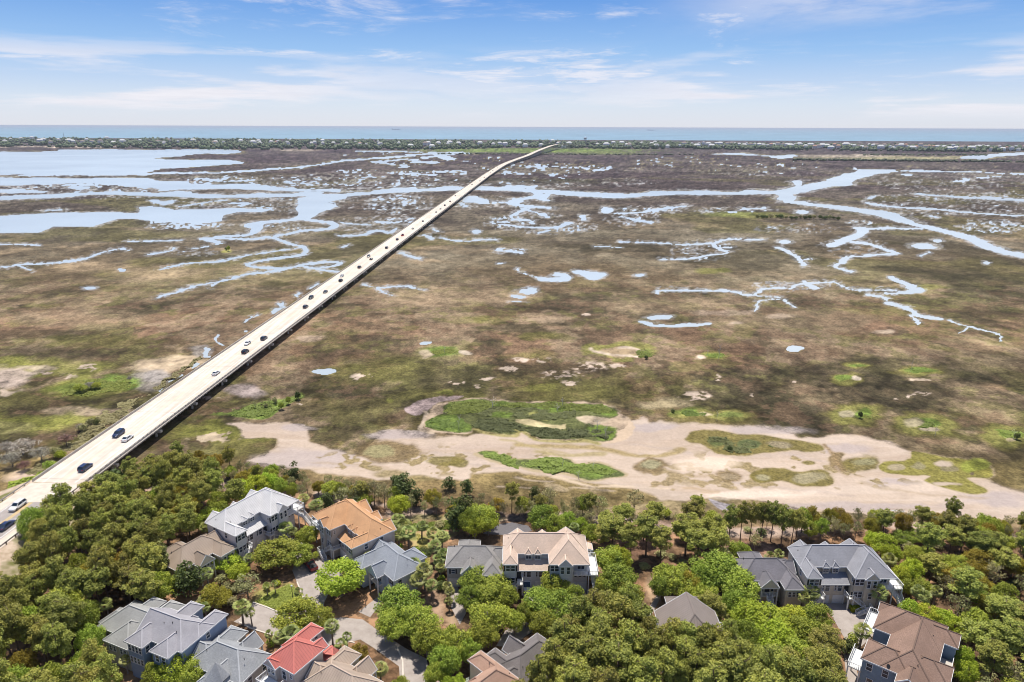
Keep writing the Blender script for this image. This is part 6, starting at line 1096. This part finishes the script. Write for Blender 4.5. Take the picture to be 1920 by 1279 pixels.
MAN = [('bright',638,1083,106,8.5),('oak',520,1036,92,7),('oak',560,1040,60,6),('oak',577,1003,46,6),('bright',452,920,52,8),('bright',478,912,56,8),('bright',500,905,44,7),('cedar',352,1082,44,9),('oak',340,1088,40,7),('oak',555,1152,92,7),('oak',600,1158,56,6),('bright',424,1052,56,5),('rust',404,1118,62,6),('scrub',462,1096,60,6),('bright',446,1072,44,5),
 ('oak',748,1130,92,8),('oak',785,1165,84,8),('oak',735,1172,70,7),('oak',800,1195,70,8),('oak',890,1085,70,7),('oak',925,1105,84,7),('oak',880,1120,56,6),('oak',950,1118,50,6),('oak',918,1158,84,8),('oak',905,1185,70,7),('oak',850,1205,76,8),('oak',835,1240,66,8),('oak',880,1222,50,7),('oak',815,1265,50,6),
 ('oak',1040,1092,60,6),('oak',1012,1130,76,7),('oak',1050,1140,86,8),('oak',1020,1168,64,7),('oak',1075,1118,44,6),('oak',985,1150,40,6),('oak',965,1165,46,6),('oak',1148,1052,72,8),('oak',1160,1085,76,8),('oak',1180,1115,60,7),('oak',1135,1098,46,6),('bright',1160,1050,50,8.5),
 ('oak',1262,1085,84,8),('oak',1240,1098,50,7),('rust',1290,1095,50,7),('oak',1345,1068,104,9),('oak',1385,1095,90,8),('oak',1318,1085,60,8),('oak',1320,1120,64,7),('oak',1290,1118,50,6),('bright',1400,1150,80,7),('oak',1375,1130,56,7),('bright',1440,1165,96,7.5),('bright',1485,1160,80,6.5),('oak',1530,1160,70,7),('oak',1510,1185,76,7),('bright',1455,1200,90,8),('oak',1550,1195,46,6),('oak',1490,1225,80,8),
 ('bright',1655,1022,54,7),('bright',1636,1012,34,6),('bright',1672,1040,40,7),('bright',1710,1068,44,7),('bright',1690,1078,36,6),('bright',1708,1142,44,5),('bright',1740,1150,48,5),('bright',1770,1160,48,5),('bright',1790,1172,40,5),('bright',1806,1235,48,7),('bright',1812,1262,46,7),('oak',1700,1100,34,5),
 ('oak',318,1212,70,8),('oak',345,1225,64,8),('bright',330,1250,84,8),('oak',375,1240,56,7),('oak',290,1265,50,6),('oak',360,1265,64,7),
 ('oak',902,968,70,8),('bright',890,985,50,7),('bright',915,978,44,7),('oak',880,975,44,8),('cedar',855,965,36,8),('cedar',868,950,34,9),('oak',1015,972,60,8),('oak',1040,985,44,7),('bright',748,946,48,7),('bright',1088,984,36,5),('oak',1110,1000,40,6),
 ('oak',115,1140,80,10),('oak',150,1160,70,10),('oak',60,1170,70,10),('oak',170,1200,56,9),('bright',150,1268,70,8),('magnolia',298,1048,44,10),('magnolia',312,1062,34,8),('cedar',1020,1212,20,5),
 ('pine',1115,1135,66,15),('pine',1090,1150,60,15),('pine',1165,1150,66,15),('pine',1060,1195,70,15),('pine',1125,1190,80,16),('pine',1185,1195,70,16),('pine',1100,1230,80,16),('pine',1040,1235,70,15),('pine',1160,1240,86,16),('pine',1080,1275,80,16),('pine',1200,1265,80,16),('pine',1130,1290,80,16),('pine',1222,1215,56,15),('pine',1275,1195,44,13),('pine',1255,1205,40,13),('pine',1320,1205,60,14),('pine',1350,1235,76,15),('pine',1310,1250,66,14),('pine',1385,1225,70,15),('pine',1395,1265,80,15),('pine',1440,1245,76,15),('pine',1340,1280,80,15),('pine',1430,1290,80,15),('pine',1275,1262,52,12),('pine',1500,1270,76,14),('pine',1545,1250,70,14),('pine',1560,1285,70,14),
 ('pine',1150,985,60,11),('pine',1215,985,56,12),('pine',1242,1005,50,11),('pine',1290,985,64,12),('pine',1310,1010,60,12),('pine',1340,985,56,12),('pine',1185,1000,50,11),('pine',1170,960,44,10),('pine',1225,955,48,10),('pine',1300,955,48,10),('pine',1345,1010,50,11),('pine',1130,1000,40,9),
 ('pine',1372,966,34,12),('pine',1394,960,32,12),('pine',1412,958,30,12),('pine',1432,958,34,12),('pine',1452,960,36,12),('pine',1472,968,36,12),('pine',1490,972,32,11),
 ('pine',200,905,56,12),('pine',168,918,44,12),('cedar',222,905,40,10),('pine',155,935,40,12),('pine',95,948,44,10),('pine',120,960,50,11),('oak',60,980,54,11),('oak',70,1000,50,10),
 ('cedar',550,890,28,7),('cedar',756,912,38,8),('cedar',745,905,28,7),('cedar',780,930,24,6),('cedar',612,940,22,6),('scrub',640,930,40,7),('cedar',660,945,20,6),('oak',622,915,44,5),('scrub',700,920,36,8),('scrub',720,925,36,8),('oak',1093,945,34,6),('scrub',1030,930,34,7),('cedar',1003,925,18,6),('scrub',1125,945,34,6),('scrub',1190,940,40,8),('cedar',842,905,22,4),('cedar',875,912,20,5)]
MAN += [('pine',1262,1188,50,14),('pine',1292,1196,56,14),('pine',1322,1192,48,14),('pine',1345,1205,56,14),('pine',1238,1205,50,14),('pine',1285,1225,60,14),('pine',1368,1190,44,13),('oak',1400,1190,60,8),('pine',1215,1185,44,14),('pine',1012,1262,56,15),('pine',1250,1250,60,15)]
for sp, px, py, wd, hg in MAN: tree_px(sp, px, py, wd, hg)
for px, py, wd, hg in [(691,1048,26,6.5),(775,1060,30,6.5),(795,1072,34,7),(785,1088,34,6),(808,1098,26,5),(746,975,28,6),(757,985,30,6),(765,1000,32,6),(748,1005,26,5.5),(740,990,26,5.5),(790,987,24,5),(812,1000,26,5.5),(828,1008,28,6),(815,1025,28,6),(832,1040,24,5.5),(822,1050,26,5),(826,1065,22,4.5),(452,1140,34,6),(470,1150,20,4.5),(621,1176,28,6),(545,1188,34,5.5),(525,1196,30,5),(712,1256,30,5),(536,990,28,5.5),(550,998,20,4.5),(592,948,30,5),(946,1070,30,6.5),(935,1082,26,5.5),(1522,1112,32,6.5),(1508,1122,24,5.5),(1646,1112,32,7),(1617,1184,34,6),(843,1110,20,4),(842,1128,16,3.5),(838,1100,20,4),(389,1078,26,6),(466,1048,22,4.5),(384,990,20,6),(640,1210,24,5),(560,1110,18,4),(500,1100,16,3.5),(515,1096,14,3.5),(1076,990,20,5),(1445,1048,24,6),(1460,1040,20,5),(1668,1050,26,6),(1720,1110,24,6),(1735,1122,24,6),(1755,1110,22,5.5),(200,1135,24,6),(390,1105,18,4),(385,1125,26,4.5),(385,1140,22,4.5),(235,1240,24,4),(505,1190,16,4),(650,1195,20,4),(570,935,22,4.5),(618,985,14,4)]: tree_px('palm', px, py, wd*1.15, hg)
for sp, px, py, wd in [('shrub_bright',828,1084,16),('shrub',733,1112,18),('shrub_bright',205,1256,20),('shrub',222,1270,20),('shrub_bright',508,1203,20),('shrub_bright',560,1005,22),('shrub_bright',550,1130,12),('shrub',592,1040,16),('shrub_bright',1698,1098,20),('shrub_bright',1655,1150,10),('shrub',770,1045,14),('shrub',780,1030,16),('shrub_bright',795,1055,14),('shrub_bright',748,1024,16),('shrub',725,1100,20),('shrub',565,1165,14),('shrub_bright',545,1262,22),('shrub_bright',700,1278,24),('shrub_dark',1590,1212,38),('shrub',1600,1196,26),('shrub_olive',415,1085,24),('shrub_bright',455,1058,20),('shrub_bright',325,1110,14),('shrub_bright',402,1150,12),('shrub',1250,960,20),('shrub_bright',655,870,-1),('shrub',1455,1115,16),('shrub_bright',500,1100,16),('shrub_bright',520,1092,14),('shrub_olive',170,790,16),('shrub_olive',155,800,18),('shrub_dark',180,790,14),('shrub_olive',105,845,26),('shrub',95,870,26),('shrub_bright',112,852,20),('shrub_olive',590,1170,24),('rust',672,1225,44),('shrub_bright',915,958,24),('shrub',980,1010,18),('shrub',1000,1170,20)]:
    if wd > 0: tree_px(sp, px, py, wd)
for sp, px, py, wd, hg in [('oak',150,727,28,3.4),('oak',180,722,20,2.8),('grey',168,722,22,3),('grey',243,710,12,3),('grey',40,838,62,5),('grey',20,860,44,5),('grey',75,850,40,5),('grey',10,840,36,5),('grey',150,800,18,2.5),('red',123,824,38,4),('red',45,872,30,3),('oak',428,465,8,5),('shrub_dark',424,466,6,3),
 ('shrub_dark',558,740,12,4),('oak',540,750,11,3.2),('oak',527,760,13,3.2),('scrub',505,752,10,3.4),('scrub',490,757,9,3),('shrub_olive',515,750,10,2.4),('scrub',478,758,9,3),('scrub',516,750,10,3.4),('shrub_olive',498,760,9,2),
 ('snag',923,755,16,3.5),('snag',860,790,10,5),('snag',1120,795,16,4),('snag',1055,752,10,3.5),('snag',1045,764,14,2.5),('snag',1135,808,10,5),('snag',1055,868,8,3),('snag',1112,872,10,3),('snag',834,655,5,4),('snag',1349,658,8,7),('snag',1710,684,4,6),('shrub_dark',1614,776,9,3),('snag',1755,806,8,4),('snag',1902,814,12,3),('shrub_dark',1908,817,12,2.6),('shrub_dark',1212,669,8,2),('snag',1085,888,12,3),('snag',1327,660,4,3),('snag',1345,778,6,4),('shrub_dark',1262,770,8,1.5),('shrub_dark',1370,840,12,1.6),('grey',903,878-30,1,1)][:-1]: tree_px(sp, px, py, wd, hg)
for i, px in enumerate(range(1420, 1580, 9)): tree_px('shrub_dark' if i % 3 else 'shrub_olive', px+rt.uniform(-3, 3), 405+(px-1420)*.02+rt.uniform(-1.5, 1.5), rt.uniform(7, 12), rt.uniform(3, 6))
# ---- woods filled by survey outline
PLACED = [(t_[4], t_[5], t_[6]) for t_ in TREES]
def in_drive(x, y):
    return any(pip(x, y, p) for p in DRV)
def pip(x, y, P):
    r = False; j = len(P)-1
    for i in range(len(P)):
        xi, yi = P[i][0], P[i][1]; xj, yj = P[j][0], P[j][1]
        if (yi > y) != (yj > y) and x < (xj-xi)*(y-yi)/(yj-yi)+xi: r = not r
        j = i
    return r
def fill(poly, kinds, space, dia, hgt, zc, seed, n=4000, maxn=999, houses=1.0):
    r = np.random.default_rng(seed); xs = [p[0] for p in poly]; ys = [p[1] for p in poly]; c = 0
    W_ = [G(*p, zc) for p in poly]; wx = [p[0] for p in W_]; wy = [p[1] for p in W_]
    for _ in range(n):
        x = r.uniform(min(wx), max(wx)); y = r.uniform(min(wy), max(wy))
        if not pip(x, y, W_): continue
        if in_house(x, y, houses) or in_drive(x, y): continue
        if x < bxc(y)+11: continue
        d = r.uniform(*dia)
        if any((x-a)**2+(y-b)**2 < (space if q > 2.6 else space*.5)**2 for a, b, q in PLACED): continue
        k = kinds[int(r.integers(0, len(kinds)))]; tree(k, x, y, d*(1.0 if k != 'scrub' else .7), r.uniform(*hgt)*(1 if k == 'pine' else .62)); PLACED.append((x, y, d)); c += 1
        if c >= maxn: break
fill([(75,960),(150,905),(200,885),(250,868),(300,850),(360,862),(430,885),(440,905),(400,925),(375,950),(365,985),(330,1010),(300,1040),(300,1085),(280,1105),(240,1110),(200,1140),(190,1190),(205,1225),(190,1340),(-60,1340),(-60,1110),(40,1060),(60,1000)], ['pine']*8+['oak', 'rust'], 3.7, (5.4, 7.6), (11.5, 15), 10, 1001, 9000)
fill([(1700,1010),(1760,985),(1930,985),(2120,1010),(2160,1340),(1840,1340),(1830,1230),(1815,1180),(1770,1140),(1740,1100),(1705,1060)], ['pine', 'pine', 'pine', 'oak', 'oak', 'scrub', 'rust'], 4.2, (5.5, 8), (8.5, 12), 7, 1002, 7000)
fill([(1640,990),(1720,985),(1740,1060),(1730,1110),(1700,1100),(1690,1050)], ['scrub', 'oak', 'scrub'], 3.8, (4.5, 6), (6, 8), 5, 1003)
fill([(1120,960),(1200,945),(1320,945),(1420,985),(1420,1020),(1330,1030),(1250,1030),(1130,1030),(1110,1010)], ['scrub', 'oak', 'scrub', 'pine'], 4.2, (4.5, 6.2), (7, 9.5), 5, 1004)
fill([(230,880),(330,850),(450,868),(560,888),(600,905),(560,920),(480,895),(400,885),(300,870)], ['scrub', 'scrub', 'scrub', 'oak', 'rust', 'pine'], 2.7, (3.8, 5.4), (7, 10.5), 4, 1005)
fill([(560,900),(640,905),(760,925),(870,940),(1000,945),(1140,955),(1140,985),(1000,968),(860,958),(740,945),(640,930)], ['scrub', 'scrub', 'oak', 'scrub', 'pine', 'rust'], 2.5, (3.8, 5.8), (7, 11), 3, 1006, 7000)
fill([(1430,965),(1500,970),(1640,962),(1780,972),(2000,985),(2000,1008),(1780,1000),(1640,988),(1500,995)], ['scrub', 'scrub', 'pine', 'oak', 'rust'], 2.7, (3.8, 5.5), (8, 12), 4, 1007)
fill([(1330,1110),(1420,1110),(1560,1170),(1590,1240),(1600,1340),(1240,1340),(1300,1230),(1360,1190)], ['pine', 'pine', 'oak'], 4.6, (6, 8), (9, 14), 9, 1008, houses=1.5)
fill([(1000,1260),(1030,1190),(1080,1130),(1200,1110),(1225,1180),(1232,1340),(960,1340)], ['pine'], 3.9, (5.6, 7.4), (12, 15), 10, 1009)
fill([(660,1240),(700,1270),(860,1240),(880,1340),(640,1340)], ['oak', 'bright'], 4.0, (4, 6), (6, 8), 4, 1010)
# undergrowth
for pl, sd_, sp_ in [([(60,1000),(250,880),(430,900),(360,1010),(290,1110),(190,1200),(170,1340),(-60,1340),(-60,1110)],1101,3.1),([(1640,1000),(2010,1000),(2010,1340),(1830,1340),(1830,1200),(1730,1120)],1102,3.0),([(1120,985),(1420,1000),(1420,1060),(1130,1060)],1103,3.6),([(560,930),(900,975),(930,1000),(560,960)],1104,4.2),([(1240,1120),(1560,1200),(1590,1340),(1220,1340)],1105,3.6),([(300,895),(560,915),(880,962),(1100,975),(1400,992),(1640,985),(1900,995),(1900,1010),(1400,1015),(880,978),(560,935),(300,915)],1106,3.6),([(330,1100),(480,1090),(440,1130),(400,1150),(330,1120)],1107,3.0),([(760,1020),(830,1000),(830,1100),(800,1120)],1108,3.2)]:
    fill(pl, ['shrub', 'shrub_olive', 'shrub_dark', 'shrub_olive', 'shrub_bright'] if sd_ != 1106 else ['shrub_olive', 'shrub', 'shrub_olive', 'shrub_dark', 'shrub_olive'], sp_ if sd_ != 1106 else 2.9, (1.8, 3.4), (1.8, 3.4), .8, sd_, 2600 if sd_ != 1106 else 6000, 60 if sd_ != 1106 else 130, .2)
# ---- labels: species, what it stands beside, order from the left
LM = [(473,965,'the white metal-roofed house'),(370,1045,'the tan metal-roofed house'),(655,985,'the orange-roofed house'),(730,1062,'the blue grey roof'),(887,1050,'the small grey-roofed house'),(1025,1040,'the pinkish beige roof'),(1450,1080,'the dark purplish roof'),(1580,1055,'the twin-dormer house'),(1700,1205,'the brown roof'),(1290,1165,'the taupe metal roof'),(300,1165,'the blue-walled house'),(440,1225,'the speckled grey roof'),(565,1210,'the red roof'),(635,1255,'the beige metal roof'),(980,1215,'the dark grey roof'),(905,1255,'the rosy roof'),(60,950,'the asphalt approach'),(240,800,'the near bridge deck'),(960,780,'the large green islet'),(1050,870,'the long narrow islet'),(1350,840,'the olive islets'),(1640,780,'the ringed islets'),(1500,410,'the wide tidal channel'),(500,720,'the middle bridge deck'),(1260,950,'the grey mud pool'),(150,1060,'the middle of the wood'),(60,1200,'the lower left corner'),(1860,1060,'the upper right wood'),(1870,1230,'the lower right corner'),(1130,1220,'the tall pine stand'),(1230,1050,'the straw clearing'),(700,930,'the pale bank')]
bk = {}
for rec in TREES:
    g, sp, px, py = rec[:4]; lm = min(LM, key=lambda q: (q[0]-px)**2+((q[1]-py)*1.3)**2); dx, dy = px-lm[0], (py-lm[1])*1.3
    rel = ('right of ' if dx > 0 else 'left of ') if abs(dx) > abs(dy) else ('in front of ' if dy > 0 else 'behind ')
    if math.hypot(dx, dy) < 34: rel = 'close by '
    bk.setdefault((sp, rel, lm[2]), []).append(rec)
for (sp, rel, lm), lst in bk.items():
    lst.sort(key=lambda q: q[2]); n = len(lst); where = rel+lm; plural = NAME[sp][1]
    for i, rec in enumerate(lst):
        g = rec[0]
        if n == 1: lab = '%s %s' % (DESC[sp], where)
        elif n == 2: lab = '%s %s, %s of the pair' % (DESC[sp], where, ('left', 'right')[i])
        elif n <= 14: lab = '%s %s, %s' % (DESC[sp], where, 'leftmost' if i == 0 else ('rightmost' if i == n-1 else ordw[i]+' from left'))
        else: lab = '%s crowded %s' % (DESC[sp], where)
        g['label'] = lab; g['group'] = '%s %s' % (DESC[sp]+'s' if n > 1 else DESC[sp]+'s', where) if n > 1 else DESC[sp]+'s'
# ================================================================== SMALL THINGS
x, y = G(582, 1062); make_vehicle('pickup', 'maroon', (x, y, .1), math.radians(128), 'maroon pickup truck parked on the drive below the orange-roofed house', name='pickup_truck')
x, y = G(988, 1106); make_vehicle('van', 'white', (x, y+1.2, .1), -PI/2, 'white van parked nose out under the pinkish beige house')
x, y = G(549, 1121); lp = empty('street_lamp', (x, y, 0), 0, 'short black street lamp with a white globe on the yellow green lawn', 'street lamp'); mb = MB(); mb.tube((0, 0, 0), (0, 0, 2.9), .07, .05, 8); mb.tube((0, 0, 0), (0, 0, .4), .14, .09, 8); mb.build('post', M['dark'], lp); mb = MB(); mb.ball((0, 0, 3.1), .24, .24, .26); mb.build('globe', M['lampglass'], lp)
r = np.random.default_rng(900); x, y = G(1612, 1146); hg = empty('hedge', (x, y, 0), 0, 'flat clipped bright green hedge in front of the twin-dormer house stairs', 'hedge'); m = 5200; q = np.stack([r.uniform(-2.1, 2.1, m), r.uniform(-.75, .75, m), r.uniform(.1, 1.15, m)], 1); k = r.random(m) < .6; q[k, 2] = 1.15+r.normal(0, .04, k.sum()); u = r.normal(size=(m, 3)); u /= np.linalg.norm(u, axis=1)[:, None]; v2 = np.cross(u, r.normal(size=(m, 3))); v2 /= np.linalg.norm(v2, axis=1)[:, None]; s_ = .09
me = np_mesh('foliage', np.stack([q-u*s_-v2*s_, q+u*s_-v2*s_, q+u*s_+v2*s_, q-u*s_+v2*s_], 1).reshape(-1, 3), np.arange(4*m).reshape(-1, 4), M['leaf_bright']); o = bpy.data.objects.new('foliage', me); COL.objects.link(o); o.parent = hg
mb = MB()
for i in range(7): mb.tube((-1.8+i*.6, 0, 0), (-1.8+i*.6, .1, .9), .04, .03, 5)
mb.build('stems', M['barkgrey'], hg)
for px, py, lab in [(1258,1112,'pale bench on the straw by the footpath in front of the straw clearing'),(648,1083,'') ][:1]:
    x, y = G(px, py); b = empty('bench', (x, y, 0), .3, lab, 'bench'); mb = MB(); mb.box(-.8, .8, -.2, .2, .42, .47); mb.build('seat', M['wood'], b); mb = MB(); mb.box(-.8, .8, .2, .25, .5, .9); mb.build('backrest', M['wood'], b)
    for q in (-.7, .7): mb = MB(); mb.box(q-.04, q+.04, -.18, .2, 0, .42); mb.build('leg', M['wood'], b)

# ================================================================== AIR
hm = bpy.data.materials.new('haze_air'); hm.use_nodes = True; ht = hm.node_tree; ht.nodes.clear(); ho = ht.nodes.new('ShaderNodeOutputMaterial'); hv = ht.nodes.new('ShaderNodeVolumePrincipled'); hv.inputs['Color'].default_value = (.78, .86, 1.0, 1); hv.inputs['Density'].default_value = HAZE; hv.inputs['Anisotropy'].default_value = 0.2; ht.links.new(hv.outputs[0], ho.inputs['Volume'])
mb = MB(); mb.box(-125000, 125000, -400, 91000, -2.5, 101.5); tag(mb.build('haze', hm), 'thin pale haze lying over the marsh and sea', 'haze', kind='stuff')
